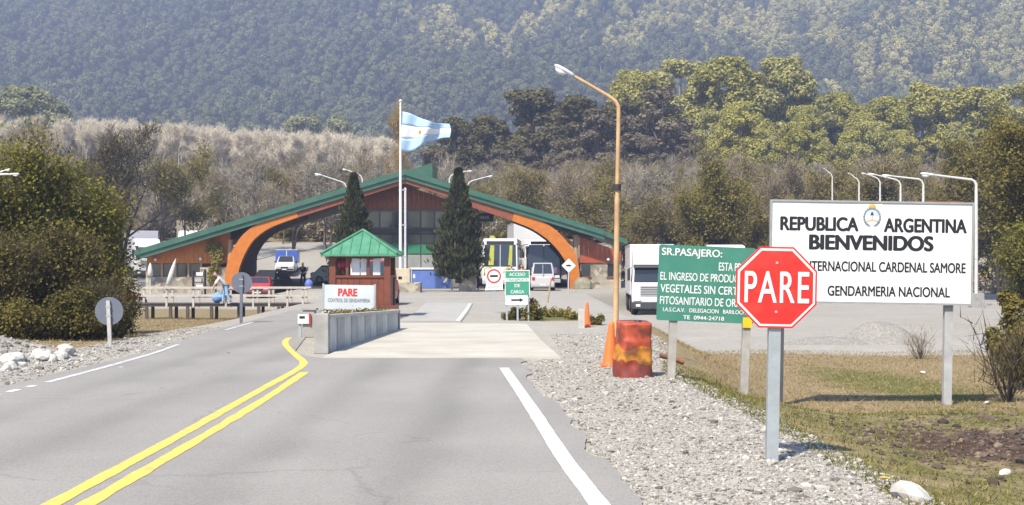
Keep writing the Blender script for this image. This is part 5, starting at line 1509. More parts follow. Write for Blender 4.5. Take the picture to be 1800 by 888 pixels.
def person(lab, px, Y, rz, pose, top, bottom, hair=(.03, .02, .015), H=1.74, z=None, shoes=(.03, .03, .03)):
    xw = X(px, Y); z0 = G(xw, Y) if z is None else z
    t = thing('person', lab, 'person', (xw, Y, z0), rz)
    k = H / 1.74
    S = lambda p: Vector((p[0] * k, p[1] * k, p[2] * k))
    hip = Vector((0, 0, .93))
    lean = pose.get('lean', 0.0)                   # forward bend at the hip, radians
    def up(d, sx=0.0, fy=0.0):                     # point d above the hip along the bent spine
        return hip + Vector((sx, -math.sin(lean) * d - math.cos(lean) * fy, math.cos(lean) * d - math.sin(lean) * fy))
    chest = up(.36); neck = up(.53); head = up(.70, 0, .02 + pose.get('nod', 0)); crown = up(.80, 0, .01)
    J = []; E = []
    def add(p, r, par=None):
        J.append((tuple(S(p)), r * k if not isinstance(r, tuple) else (r[0] * k, r[1] * k)))
        if par is not None: E.append((par, len(J) - 1))
        return len(J) - 1
    h0 = add(hip, (.15, .10)); w_ = add(up(.18), (.13, .095), h0); c_ = add(chest, (.155, .10), w_); n0 = add(neck, .055, c_)
    n1 = add(up(.585), .055, n0); hd = add(head, (.078, .09), n1); cr_ = add(crown, (.06, .07), hd)
    nose = add(up(.685, 0, .105), .016, hd)
    for s in (-1, 1): add(up(.69, s * .083, -.01), .014, hd)       # ears
    hands = []
    limbs = {'arm': [], 'leg': []}
    for s in (-1, 1):
        sh = up(.47, s * .18); el, wr = pose['arms'][s]
        el = Vector(el); wr = Vector(wr)
        a0 = add(sh, .058, c_); a1 = add(el, .042, a0); a2 = add(wr, .03, a1)
        d = (wr - el).normalized()
        pm = wr + d * .07
        a3 = add(pm, (.04, .022), a2)
        side = d.cross(Vector((0, 1, 0)) if abs(d.y) < .8 else Vector((1, 0, 0))).normalized()
        nor = side.cross(d)
        for q_, (o_, ln) in enumerate(((-.03, .07), (-.01, .082), (.01, .077), (.03, .06))):
            f0 = add(pm + side * o_ + d * .035, .0095, a3); f1 = add(pm + side * o_ + d * (.035 + ln * .5) + nor * .01, .0085, f0); add(pm + side * o_ * 1.05 + d * (.035 + ln) + nor * .03, .0075, f1)
        th0 = add(wr + d * .03 - side * .045, .011, a3); add(wr + d * .075 - side * .065 + nor * .01, .0095, th0)
        hp_, kn, an = pose['legs'][s]
        l0 = add(Vector((s * .09, 0, .90)), .09, h0); l1 = add(Vector(kn), .058, l0); l2 = add(Vector(an), .042, l1); f_ = add(Vector(an) + Vector((s * .02, -.15, -.055)), (.042, .03), l2)
        limbs['arm'].append((sh, el, wr)); limbs['leg'].append((Vector((s * .09, 0, .90)), Vector(kn), Vector(an)))
    body = skin_mesh('body', J, E, M_skin, t)
    cloth_top = mat('cloth_%d_%d_%d' % tuple(int(c * 99) for c in top), top, .85, .12, 9); cloth_bot = mat('cloth_%d_%d_%d' % tuple(int(c * 99) for c in bottom), bottom, .85, .12, 9)
    J = []; E = []
    a = add(up(-.02), (.165, .115)); b = add(up(.18), (.148, .112), a); c = add(chest, (.172, .118), b); add(up(.5), .07, c)
    for (sh, el, wr) in limbs['arm']:
        i = add(sh, .07, c); i = add(el, .054, i)
        if pose.get('long', True): add(el + (wr - el) * .9, .044, i)
    skin_mesh('shirt', J, E, cloth_top, t)
    J = []; E = []
    a = add(hip + Vector((0, 0, .02)), (.162, .112))
    for (hp_, kn, an) in limbs['leg']:
        i = add(hp_, .102, a); i = add(kn, .074, i)
        if not pose.get('shorts'): add(an + Vector((0, 0, .02)), .062, i)
    skin_mesh('trousers', J, E, cloth_bot, t)
    for (hp_, kn, an) in limbs['leg']:
        J = []; E = []
        a = add(an + Vector((0, .05, -.04)), .048); add(an + Vector((0, -.16, -.055)), (.05, .035), a)
        skin_mesh('shoe', J, E, mat('shoe_%d' % int(shoes[0] * 99), shoes, .6), t)
    J = []; E = []
    a = add(up(.74, 0, -.035), (.085, .075)); add(up(.80, 0, -.005), (.078, .085), a)
    skin_mesh('hair', J, E, mat('hair_%d' % int(hair[0] * 99), hair, .8), t)
    for s in (-1, 1):
        p = S(up(.70, s * .03, .1)); MB().lathe([(.002, -.008), (.009, 0), (.002, .008)], 6, tuple(p)).build('eye', M_dark, t)
    p = S(up(.645, 0, .098)); MB().box(p.x - .025, p.x + .025, p.y - .006, p.y + .006, p.z - .005, p.z + .005).build('mouth', mat('lip', (.3, .1, .08), .6), t)
    return t
STAND = {-1: (None, (-.1, -.01, .5), (-.1, .02, .085)), 1: (None, (.1, -.01, .5), (.1, .02, .085))}
STRIDE = {-1: (None, (-.1, -.12, .5), (-.1, -.12, .085)), 1: (None, (.1, .06, .5), (.1, .22, .1))}
HANG = {-1: ((-.24, .03, 1.14), (-.25, -.05, .88)), 1: ((.24, .03, 1.14), (.25, -.05, .88))}
# dark figure in the left arch reaching to the left
person('person in black standing in the left arch with one arm reaching out', 533, 102, math.radians(-30), {'lean': .06, 'arms': {-1: ((-.38, -.12, 1.2), (-.55, -.28, 1.02)), 1: ((.24, .03, 1.14), (.25, -.05, .88))}, 'legs': STRIDE}, (.012, .012, .014), (.012, .012, .015), H=1.86)
# person bending over by the rail
person('person in white top and pale blue trousers bending at the footbridge rail', 397, 60.2, math.radians(-75), {'lean': .75, 'long': False, 'arms': {-1: ((-.22, -.5, .98), (-.15, -.62, .72)), 1: ((.22, -.5, .98), (.15, -.62, .72))}, 'legs': STRIDE}, (.72, .72, .74), (.28, .48, .75), hair=(.45, .35, .28), H=1.62, z=Z(535, 61) + .05 - .05)
person('dark clothed person standing right of the clipped conifer', 838, 93, math.radians(20), {'arms': HANG, 'legs': STAND}, (.015, .015, .02), (.02, .02, .025))
person('person in a red jacket standing before the coaches', 917, 95, math.radians(10), {'arms': HANG, 'legs': STAND}, (.6, .03, .04), (.03, .03, .05))
person('person in dark clothes standing left of the red jacket', 899, 95, math.radians(-10), {'arms': {-1: HANG[-1], 1: ((.26, -.08, 1.14), (.1, -.25, 1.1))}, 'legs': STAND}, (.03, .03, .04), (.02, .02, .03))
# bags
def bag(lab, px, Y, w, h, m, nm='bag'):
    xw = X(px, Y); t = thing(nm, lab, 'bag', (xw, Y, G(xw, Y)))
    V = IV2 * np.array([w / 2, w * .36, h / 2]) * (1 + np.random.default_rng(int(px)).normal(0, .05, (len(IV2), 1))) + np.array([0, 0, h * .47]); V[:, 2] = np.maximum(V[:, 2], 0)
    mobj('sack', idx_mesh('sack', V, IF2, m, True), t)
    MB().tube([(-.08, 0, h * .9), (-.04, 0, h * 1.08), (.05, 0, h * 1.08), (.09, 0, h * .9)], .015, 6).build('strap', M_dark, t)
bag('blue travel bag on the ground behind the dark standing person', 543, 97.5, .62, .72, mat('blue_bag', (.12, .17, .5), .6, .15, 5))
bag('bright blue bag beside the bending person on the footbridge', 383, 61.5, .55, .5, mat('sky_blue_bag', (.14, .33, .72), .6, .12, 5))
bpy.data.objects['bag.001'].location.z = Z(535, 61) + .05
# ------------------------------------------------------------------ trees and shrubs
M_bark = mat('grey_brown_bark', (.13, .105, .085), .95, .25, 5, .4)
M_palebark = mat('pale_bark', (.42, .38, .32), .95, .25, 5, .3)
M_darkbark = mat('dark_bark', (.05, .04, .033), .95, .25, 5, .4)

def skeleton(r, H, spread, levels=3, first=.25, nb=(5, 4, 4), up=.55, r0=None, stems=1):
    """returns list of (path, radii) and tips array; r = generator"""
    out = []; tips = []
    def grow(p, d, L, rad, lev):
        n = 4
        pts = [p]; rs = [rad]
        q_ = Vector(p); dd = Vector(d)
        for i in range(n):
            dd = (dd + Vector(r.normal(0, .13, 3)) + Vector((0, 0, .06))).normalized()
            q_ = q_ + dd * (L / n); pts.append(tuple(q_)); rs.append(rad * (1 - .8 * (i + 1) / n) + .004)
        out.append((pts, rs))
        if lev >= levels:
            tips.append((pts[2], tuple(dd))); tips.append((pts[-1], tuple(dd))); return
        k = nb[min(lev, len(nb) - 1)]
        for j in range(k):
            f = first + (1 - first) * (j + r.uniform(.2, .9)) / k if lev == 0 else .3 + .7 * (j + r.uniform(.2, .9)) / k
            i0 = min(int(f * n), n - 1); fr_ = f * n - i0
            bp = Vector(pts[i0]).lerp(Vector(pts[i0 + 1]), min(fr_, 1))
            a = r.uniform(0, 6.283)
            side = Vector((math.cos(a), math.sin(a), 0))
            nd = (dd * up + side * spread + Vector((0, 0, .25))).normalized()
            grow(tuple(bp), tuple(nd), L * r.uniform(.38, .6) * (1.15 - .35 * f if lev == 0 else 1), rs[i0] * .55 + .004, lev + 1)
        tips.append((pts[-1], tuple(dd)))
    for s in range(stems):
        a = r.uniform(0, 6.283)
        d = (math.cos(a) * .22 * (stems > 1), math.sin(a) * .22 * (stems > 1), 1)
        grow((.12 * math.cos(a) * (stems > 1) * H * .1, .12 * math.sin(a) * (stems > 1) * H * .1, 0), d, H * r.uniform(.8, 1.0) if stems > 1 else H, (r0 or H * .018), 0)
    return out, tips

def wood_mesh(name, segs, m, n0=6):
    mb = MB()
    for (p, r_) in segs:
        mb.tube(p, r_, n0 if r_[0] > .06 else 4, cap=False)
    return mb.build(name, m, None, fix=False).data

def twigs(tips, r, per, L, w, drop=0.0):
    c = np.repeat(np.array([t[0] for t in tips]), per, 0); d = np.repeat(np.array([t[1] for t in tips]), per, 0)
    n = len(c)
    c = c + r.normal(0, L * .35, (n, 3))
    d = d + r.normal(0, .65, (n, 3)) + np.array([0, 0, .25 - drop]); d /= np.linalg.norm(d, axis=1)[:, None]
    s = np.cross(d, r.normal(0, 1, (n, 3))); s /= np.linalg.norm(s, axis=1)[:, None]
    ln = (L * r.uniform(.5, 1.3, n))[:, None]; ww = (w * r.uniform(.6, 1.3, n))[:, None]
    return np.stack([c - s * ww, c + s * ww, c + d * ln], 1)

PROTO = []
def bare_proto(seed, H, spread, tw, L, w, m_twig, m_b, stems=1, levels=3, leaves=None, leafn=0, leafs=.1, cw=.30, nb=(5, 4, 4), first=.25, lsp=.5):
    """data for a bare or thinly leaved tree: (trunk mesh, crown mesh)"""
    r = np.random.default_rng(seed)
    segs, tips = skeleton(r, H, spread, levels, stems=stems, nb=nb, first=first)
    tz = np.array([t[0] for t in tips])                       # fit to height H and a crown about 0.6 H across
    kz_ = (H - L * .5) / np.percentile(tz[:, 2], 99); kx_ = min(kz_, cw * H / np.percentile(np.hypot(tz[:, 0], tz[:, 1]), 93))
    f3 = lambda p: (p[0] * kx_, p[1] * kx_, p[2] * kz_)
    segs = [([f3(p) for p in P_], [q_ * .8 for q_ in R_]) for (P_, R_) in segs]; tips = [(f3(a), b) for (a, b) in tips]
    me_w = wood_mesh('trunk', segs, m_b)
    me_t = np_mesh('twigs', twigs(tips, r, tw, L, w), 3, m_twig)
    lv = None
    if leafn:
        ti = np.array([t[0] for t in tips])[r.integers(0, len(tips), leafn)] + r.normal(0, L * lsp, (leafn, 3))
        lv = np_mesh('leaves', leaf_quads(ti, np.tile([-.2, -.3, .9], (leafn, 1)), leafs, .7, .8), 4, leaves)
    for o_ in [x for x in COL.objects if x.name.startswith('trunk') and x.data == me_w]:
        bpy.data.objects.remove(o_)
    return me_w, me_t, lv

def plant(name, lab, cat, x, y, data, s=1.0, rz=0.0, group=None, sz=None, z=None):
    t = thing(name, lab, cat, (x, y, (G(x, y) if z is None else z) - .1), rz, group)
    t.scale = (s, s, sz or s)
    mobj('trunk', data[0], t)
    if data[1] is not None: mobj('crown' if data[2] is None else 'twigs', data[1], t)
    if data[2] is not None: mobj('foliage', data[2], t)
    return t

def crown_leaves(r, clumps, n, size, shell=.55, upb=.35, asp=.7, jit=.55):
    """leaf faces spread through clumps (cx, cy, cz, rx, ry, rz); mostly near each clump's surface"""
    cl = np.array(clumps, float)
    vol = (cl[:, 3] * cl[:, 4] + cl[:, 4] * cl[:, 5]) ; pick = r.choice(len(cl), n, p=vol / vol.sum())
    d = r.normal(0, 1, (n, 3)); d[:, 2] += upb * .6; d /= np.linalg.norm(d, axis=1)[:, None]
    rad = shell + (1 - shell) * r.random(n) ** .5 + r.normal(0, .06, n)
    c = cl[pick, :3] + d * cl[pick, 3:] * rad[:, None]
    return leaf_quads(c, d + np.array([0, 0, upb]), size, asp, jit)

def broad_tree(seed, H, Wd, m_leaf, m_b, n, size, base=.35, nclump=26, flat=.7, layered=False, dens=.55, cs=1.0):
    r = np.random.default_rng(seed)
    clumps = []
    for i in range(nclump):
        u = r.random(); zf = base + (1 - base) * (.12 + .83 * u)
        prof = math.sin(math.pi * min(1, (zf - base) / (1 - base) * .82 + .14)) ** .7
        a = r.uniform(0, 6.283); rr_ = Wd / 2 * prof * math.sqrt(r.uniform(.05, .85))
        cs_ = Wd * r.uniform(.11, .2) * (1.1 - .35 * u) * cs
        clumps.append((rr_ * math.cos(a), rr_ * math.sin(a), H * zf, cs_ * (1.35 if layered else 1), cs_ * (1.35 if layered else 1), cs_ * flat * (.5 if layered else 1)))
    clumps.append((0, 0, H * .93, Wd * .16, Wd * .16, H * .07))
    me_l = np_mesh('foliage', crown_leaves(r, clumps, n, size, dens), 4, m_leaf)
    mb = MB(); R0 = H * .02
    top = Vector((0, 0, H * .82))
    mb.tube([(0, 0, 0), (.05 * Wd * r.normal(), .03 * Wd * r.normal(), H * .3), (0, 0, H * .6), tuple(top)], [R0, R0 * .75, R0 * .5, R0 * .12], 8, cap=False)
    for c in clumps[::2]:
        z0 = max(H * .2, c[2] * r.uniform(.55, .8))
        mb.tube([(0, 0, z0), (c[0] * .5, c[1] * .5, z0 + (c[2] - z0) * .65), (c[0], c[1], c[2])], [R0 * .4, R0 * .26, R0 * .06], 5, cap=False)
    o_ = mb.build('trunk', m_b, None, fix=False); me_w = o_.data; bpy.data.objects.remove(o_)
    return me_w, me_l, None

def conifer_data(seed, H, Wd, m_leaf, m_b, n, size):
    r = np.random.default_rng(seed)
    zf = r.random(n) ** .8
    a = r.uniform(0, 6.283, n)
    lob = 1 + .2 * np.sin(a * 5 + zf * 17) + .18 * np.sin(a * 3 - zf * 29) + .12 * np.sin(a * 2 + zf * 47)
    prof = np.interp(zf, [0, .05, .22, .5, .75, .9, 1], [.5, .9, 1.0, .66, .34, .15, .02])
    rad = Wd / 2 * prof * lob * (.45 + .55 * r.random(n) ** .5) * (1 + .12 * r.normal(0, 1, n))
    c = np.stack([rad * np.cos(a), rad * np.sin(a), H * (.03 + .97 * zf)], 1)
    nrm = np.stack([np.cos(a) * .8, np.sin(a) * .8, np.full(n, .25)], 1)
    # upright sprays
    d = np.stack([np.cos(a) * .45, np.sin(a) * .45, np.full(n, 1.0)], 1) + r.normal(0, .25, (n, 3)); d /= np.linalg.norm(d, axis=1)[:, None]
    s = np.cross(d, nrm + r.normal(0, .5, (n, 3))); s /= np.linalg.norm(s, axis=1)[:, None]
    ln = (size * 2.4 * r.uniform(.6, 1.3, n))[:, None]; w = (size * .5 * r.uniform(.6, 1.3, n))[:, None]
    q_ = np.stack([c, c + d * ln * .45 + s * w, c + d * ln, c + d * ln * .45 - s * w], 1)
    o_ = MB().tube([(0, 0, 0), (0, 0, H * .5), (0, 0, H * .96)], [H * .03, H * .018, H * .004], 8, cap=False).build('trunk', m_b, None, fix=False); me_w = o_.data; bpy.data.objects.remove(o_)
    return me_w, np_mesh('foliage', q_, 4, m_leaf), None

def shrub_data(seed, H, Wd, m_leaf, m_b, n, size, stems=9, dens=.35):
    r = np.random.default_rng(seed)
    mb = MB(); clumps = []
    for k in range(stems):
        a = r.uniform(0, 6.283); rr_ = Wd / 2 * math.sqrt(r.uniform(.05, 1)); h_ = H * r.uniform(.55, 1) * (1.05 - .45 * (rr_ / (Wd / 2)) ** 2)
        tip = Vector((rr_ * math.cos(a), rr_ * math.sin(a), h_ * .9))
        mid = tip * .5 + Vector((0, 0, h_ * .12)) + Vector(r.normal(0, .05 * Wd, 3))
        mb.tube([(r.normal(0, .05 * Wd), r.normal(0, .05 * Wd), 0), tuple(mid), tuple(tip)], [.012 * H, .008 * H, .003 * H], 5, cap=False)
        for f in (.35, .6, .85, 1.0):
            c = Vector((0, 0, 0)).lerp(mid, min(1, f * 2)) if f < .5 else mid.lerp(tip, f * 2 - 1)
            s = Wd * r.uniform(.09, .19)
            clumps.append((c.x + r.normal(0, s * .5), c.y + r.normal(0, s * .5), max(c.z, s * .5), s, s, s * 1.15))
    o_ = mb.build('trunk', m_b, None, fix=False); me_w = o_.data; bpy.data.objects.remove(o_)
    return me_w, np_mesh('foliage', crown_leaves(r, clumps, n, size, dens), 4, m_leaf), None

L_bright = leaf_mat('spring_green_leaves', [(.07, .07, .016), (.13, .13, .026), (.20, .19, .036), (.28, .25, .06)], .4)
L_olive = leaf_mat('olive_leaves', [(.06, .055, .018), (.11, .098, .028), (.165, .142, .04), (.23, .18, .058)], .35)
L_darkcon = leaf_mat('dark_conifer', [(.03, .034, .018), (.055, .06, .03), (.09, .09, .048)], .15)
L_yel = leaf_mat('yellow_green_leaves', [(.15, .147, .036), (.26, .25, .06), (.37, .345, .088), (.47, .43, .145)], .35)
L_yelb = leaf_mat('yellow_green_leaves_pale', [(.155, .158, .05), (.27, .262, .083), (.385, .362, .132), (.48, .445, .19)], .35)
L_brown = leaf_mat('dark_brown_evergreen', [(.06, .055, .025), (.10, .09, .04), (.15, .132, .06)], .2)
L_brown2 = leaf_mat('dull_plum_crown', [(.09, .075, .05), (.145, .122, .083), (.205, .175, .12)], .2)
L_thin = leaf_mat('thin_spring_leaves', [(.13, .115, .03), (.20, .175, .045), (.28, .23, .06)], .4)
T_grey = leaf_mat('grey_twigs', [(.165, .145, .112), (.245, .218, .172), (.32, .287, .23)], .0)
T_brown = leaf_mat('brown_twigs', [(.145, .115, .075), (.21, .172, .115), (.28, .232, .158)], .0)
T_cream = leaf_mat('cream_twigs', [(.44, .385, .29), (.53, .47, .36), (.60, .535, .42)], .0)
T_dark = leaf_mat('dark_twigs', [(.055, .046, .028), (.095, .08, .048)], .0)
L_pale = leaf_mat('pale_distant_leaves', [(.15, .16, .075), (.22, .23, .115), (.30, .30, .165)], .3)
L_gold = leaf_mat('golden_twig_leaves', [(.20, .135, .05), (.28, .19, .07), (.34, .25, .10)], .3)

L_dkol = leaf_mat('dark_olive_leaves', [(.04, .037, .014), (.08, .071, .023), (.13, .112, .034), (.19, .15, .05)], .3)
# left foreground mass: branching trees with leaves gathered on the twigs
def feathery(seed, H, cw, L_, n, ls, stems=3, T=None, nb=(9, 6, 5), first=.06, L=.42):
    return bare_proto(seed, H, .85, 5, L, .006, T or T_dark, M_darkbark, stems, 3, L_, n, ls, cw, nb, first, .62)
def fplant(lab, px, Y, top, wpx, L_, n, ls, seed, group, stems=3, name='leafy_tree', cat='tree', rz=0.0):
    x_ = X(px, Y); H_ = Z(top, Y) - G(x_, Y); w_ = wpx / FPX * Y
    plant(name, lab, cat, x_, Y, feathery(seed, H_, w_ / 2 / H_, L_, n, ls, stems), 1.0, rz, group)
GL = 'left roadside thicket'
fplant('bright green feathery tree filling the left edge', 48, 41, 256, 200, L_bright, 27000, .055, 301, GL, 4)
fplant('lower green feathery tree right of the tall one, before the roof end', 165, 43, 330, 150, L_bright, 21000, .055, 302, GL, 4)
fplant('dark olive bush with many stems behind the pale rocks', 112, 35, 408, 210, L_dkol, 38000, .042, 303, GL, 6, 'dark_bush', 'bush')
fplant('olive bush at the very left edge behind the rocks', 8, 34, 420, 150, L_dkol, 26000, .04, 306, GL, 5, 'dark_bush', 'bush')
fplant('low twiggy dark bush behind the round sign back', 175, 33, 505, 110, L_dkol, 9000, .032, 304, GL, 6, 'dark_bush', 'bush')
for (px, Y, h_, w_, n, sd, lab) in ((60, 31.5, 1.3, 2.0, 12000, 307, 'low olive bush directly behind the rock heap at the left'), (128, 31.8, 1.5, 1.7, 12000, 308, 'low olive bush left of the nearest round sign back'), (205, 37.5, 2.2, 1.5, 12000, 309, 'dark leafy bush right of the nearest round sign back')):
    x_ = X(px, Y); plant('dark_bush', lab, 'bush', x_, Y, shrub_data(sd, h_, w_, L_dkol, M_darkbark, int(n * .7), .035, 26, .05), group=GL)

# clipped conifers by the hall
x_, y_ = X(622, 84), 84
plant('conifer', 'dark pointed conifer left of the flagpole behind the kiosk', 'conifer', x_, y_, conifer_data(311, Z(308, 84), 2.6, L_darkcon, M_darkbark, 15000, .13), group='pointed conifers before the hall')
x_, y_ = X(806, 88), 88
plant('conifer', 'dark broad pointed conifer right of the flagpole on the stone planter', 'conifer', x_, y_, conifer_data(312, Z(303, 88) - .55, 2.75, L_darkcon, M_darkbark, 17000, .14), group='pointed conifers before the hall', z=.65)
# creeper on the left pier
r_ = np.random.default_rng(9); n = 3500
c = np.stack([r_.uniform(bx(357), bx(389), n), r_.normal(WY - .5, .12, n), r_.uniform(bz(498), bz(424), n)], 1)
wv = np.interp(c[:, 2], [bz(498), bz(470), bz(440), bz(424)], [.28, .38, .75, .5]) * (1 + 1.2 * fbm(c[:, 2] * 2.2, c[:, 2] * 0, 4)); keep = (r_.random(n) < .75) & (np.abs(c[:, 0] - bx(374) + .25 * np.sin(c[:, 2] * 2)) < wv * r_.uniform(.4, 1.1, n))
cr_ = thing('creeper', 'yellow green creeper climbing the stone pier beside the left arch', 'climbing plant', (bx(374), WY - .5, G(bx(374), WY)))
c = c[keep] - np.array([bx(374), WY - .5, G(bx(374), WY)])
mobj('foliage', np_mesh('foliage', leaf_quads(c, np.tile([0, -1, .4], (len(c), 1)), .085, .7), 4, L_thin), cr_)
MB().tube([(0, .05, 0), (.1, .05, 1.2), (-.1, .05, 2.4), (.05, .05, 3.2)], [.05, .04, .03, .015], 6).build('stem', M_bark, cr_)

# island shrubs, sign-side bushes
for (px, Y, h_, w_, n, lab, L_) in ((902, 43, .55, .6, 1600, 'small olive bush left of the freight sign post', L_olive), (938, 42.6, .75, .85, 2600, 'largest olive bush right of the freight sign post', L_olive), (975, 45.5, .42, .9, 1500, 'low green tuft in the middle of the planted island', L_thin),
                                   (1008, 43.5, .5, .7, 1500, 'low yellowish bush left of the pale stake', L_thin), (1046, 39.5, .5, .6, 1300, 'small bush right of the orange delineator', L_olive)):
    x_ = X(px, Y); plant('bush', lab, 'bush', x_, Y, shrub_data(int(px), h_, w_, L_, M_bark, n, .035, 10, .1), group='low bushes on the planted island')
# dead twig bushes on the right
def twig_bush(lab, px, Y, H, Wd, m_t, m_b, seed, per=10):
    r = np.random.default_rng(seed); segs = []; tips = []
    for k in range(14):
        a = r.uniform(0, 6.283); tip = Vector((Wd / 2 * math.cos(a) * r.uniform(.3, 1), Wd / 2 * math.sin(a) * r.uniform(.3, 1), H * r.uniform(.6, 1)))
        mid = tip * .5 + Vector(r.normal(0, .06 * Wd, 3)); segs.append(([(0, 0, 0), tuple(mid), tuple(tip)], [.016 * H, .01 * H, .004 * H]))
        d = tuple(tip.normalized()); tips += [(tuple(tip), d), (tuple(mid), d), (tuple(mid.lerp(tip, .5)), d)]
    o_ = None
    me_w = wood_mesh('stem', segs, m_b)
    for q_ in [z_ for z_ in COL.objects if z_.data == me_w]: bpy.data.objects.remove(q_)
    x_ = X(px, Y)
    return plant('bare_bush', lab, 'bush', x_, Y, (me_w, np_mesh('twigs', twigs(tips, r, per, H * .28, H * .006), 3, m_t), None))
twig_bush('dead leaning brown bush at the edge of the lorry yard', 1618, 41, .9, 1.0, T_brown, M_bark, 41)
twig_bush('bare dark twig bush on the grass right of the board post', 1772, 26, 1.45, 1.15, T_dark, M_darkbark, 42, 18)
x_ = X(1802, 29); plant('leafy_tree', 'leafy green shrub at the lower right edge behind the bare bush', 'shrub', x_, 29, shrub_data(43, 2.6, 1.3, L_olive, M_darkbark, 9000, .05, 14))
# right edge trees
GR = 'trees at the right edge'
fplant('tall olive green tree filling the right edge', 1822, 66, 212, 200, L_olive, 40000, .075, 51, GR, 3)
fplant('tall bushy olive tree right of the nearest lamp post', 1758, 99, 240, 150, L_olive, 26000, .10, 52, GR, 2)
fplant('bushy olive brown tree behind the nearest lamp arm', 1690, 113, 238, 140, L_olive, 20000, .11, 53, GR, 2)
fplant('lower bright green tree at the right edge above the yard', 1806, 60, 380, 110, L_bright, 20000, .06, 54, GR, 3)

# bare trees
BP = [bare_proto(61 + i, 10.0, .75 + .1 * (i % 3), 12, .85, .022, T_grey if i % 2 == 0 else T_brown, M_bark, stems=1 + (i % 3), levels=3) for i in range(4)]
BT = [bare_proto(71 + i, 10.0, .8, 9, .8, .022, T_brown, M_bark, stems=1 + i % 2, levels=3, leaves=L_thin, leafn=5200, leafs=.10) for i in range(3)]
BD = bare_proto(81, 10.0, .7, 13, .7, .022, T_dark, M_darkbark, stems=3, levels=3, leaves=L_thin, leafn=1500, leafs=.08, cw=.36)
def bare(lab, px, Y, top, data, rz, ws=1.0, group='bare trees round the hall', name='bare_tree'):
    x_ = X(px, Y); H_ = (Z(top, Y) - G(x_, Y)); s = H_ / 10.9
    plant(name, lab, 'tree', x_, Y, data, s * ws, rz, group, s)
bare('dark bare tree with several trunks behind the left green trees', 215, 104, 196, BD, .4, 1.15)
bare('thin bare tree with green buds right of the dark multi trunk tree', 322, 110, 232, BT[0], 1.1, .8)
bare('brown bare tree at the left edge above the bright green tree', 25, 75, 192, BP[1], 2.0, 1.0)
bare('grey bare tree left of the dark multi trunk tree', 140, 112, 245, BP[0], .7, .9)
bare('grey bare tree between the white box truck and slatted load', 275, 132, 268, BP[2], 4.0, .9)
bare('grey bare tree above the left roof slope, first right of the slatted load', 390, 138, 262, BP[3], 1.0)
bare('grey bare tree above the middle of the left roof slope', 450, 135, 262, BP[0], 2.3)
bare('grey brown bare tree above the upper left roof slope', 515, 140, 265, BP[1], 3.1)
bare('bare tree just left of the left lamp heads', 575, 136, 262, BP[2], 5.0)
bare('bare tree behind the left conifer and its lamp', 640, 138, 250, BP[3], 5.7)
bare('bare tree right of the ridge behind the right lamp heads', 785, 138, 262, BP[0], 4.4)
bare('olive budding tree above the right roof slope left of the tall lamp', 905, 134, 275, BT[1], .3)
bare('brown bare tree above the right roof slope nearest its eave', 985, 132, 272, BP[1], 1.9)
bare('bare tree just left of the tall rusty lamp pole', 1045, 128, 268, BT[2], 2.8)
bare('grey bare tree just right of the tall rusty lamp pole', 1125, 124, 275, BP[2], .9)
bare('bare brown tree between the green thicket tree and the welcome board', 1330, 122, 268, BP[3], 3.6)
bare('bare brown tree behind the left end of the welcome board', 1405, 120, 262, BP[1], 5.2)
bare('olive budding tree behind the leftmost faint lamp', 1478, 124, 262, BT[0], 2.2)
bare('bare brown tree behind the middle lamps over the board', 1545, 126, 258, BP[0], 1.4)
bare('olive budding tree behind the right lamps over the board', 1600, 122, 250, BT[1], 4.1)
fplant('bushy yellow green tree in the thicket above the green notice board', 1245, 109, 276, 130, L_thin, 16000, .10, 57, 'bare trees round the hall', 3)
x_ = X(1080, 126); plant('leafy_tree', 'small green tree in the thicket right behind the rusty lamp pole', 'tree', x_ + 2.2, 126, broad_tree(58, 6.5, 3.6, L_thin, M_bark, 5000, .13, .1, 24, .8, True, .4), group='bare trees round the hall')
bare('tall slender golden tree behind the flag', 690, 150, 160, bare_proto(91, 10, .32, 12, .6, .022, L_gold, MATS['ochre_rusty_paint'], leaves=L_gold, leafn=1200, leafs=.09), .2, .55)
bare('pale leaning bare trunk left of the ridge', 640, 146, 225, bare_proto(92, 10, .5, 3, .6, .016, T_cream, M_palebark), 1.3, .6)

# dark evergreens and big yellow green trees on the rise
EV = [broad_tree(101 + i, 17.0, 11.0, L_brown, M_darkbark, 16000, .25, .04, 64, .75, False, .45, .95) for i in range(2)]
PL = [broad_tree(105 + i, 17.0, 9.0, L_brown2, M_bark, 7500, .24, .1, 34, .8, False, .4) for i in range(2)]
YG = [broad_tree(111 + i, 24.0, 15.0, (L_yel, L_yelb, L_yel)[i], M_palebark, 26000, .30, .12, 75, .85, False, .55, .9) for i in range(3)]
def far_tree(name, lab, px, Y, top, wpx, data, H0, W0, rz, group):
    x_ = X(px, Y); H_ = Z(top, Y) - G(x_, Y)
    plant(name, lab, 'tree', x_, Y, data, wpx / FPX * Y / W0, rz, group, H_ / H0)
GE = 'dark evergreens on the rise'; GYl = 'tall yellow green trees on the rise'
far_tree('evergreen_tree', 'small dark evergreen just right of the flag', 800, 225, 206, 95, EV[0], 17, 11, .3, GE)
far_tree('evergreen_tree', 'round dark evergreen second from the flag', 855, 228, 200, 125, EV[1], 17, 11, 1.2, GE)
far_tree('evergreen_tree', 'tallest dark evergreen left of the lamp head', 935, 230, 156, 170, EV[0], 17, 11, 2.0, GE)
far_tree('evergreen_tree', 'broad dark evergreen below the lamp arm', 1015, 226, 166, 160, EV[1], 17, 11, 3.3, GE)
far_tree('evergreen_tree', 'dark evergreen directly behind the top bend of the rusty lamp', 1090, 228, 176, 130, EV[0], 17, 11, 4.4, GE)
far_tree('plum_tree', 'dull plum brown bare crowned tree right of the lamp bend', 1165, 222, 156, 150, PL[0], 17, 9, .5, GE)
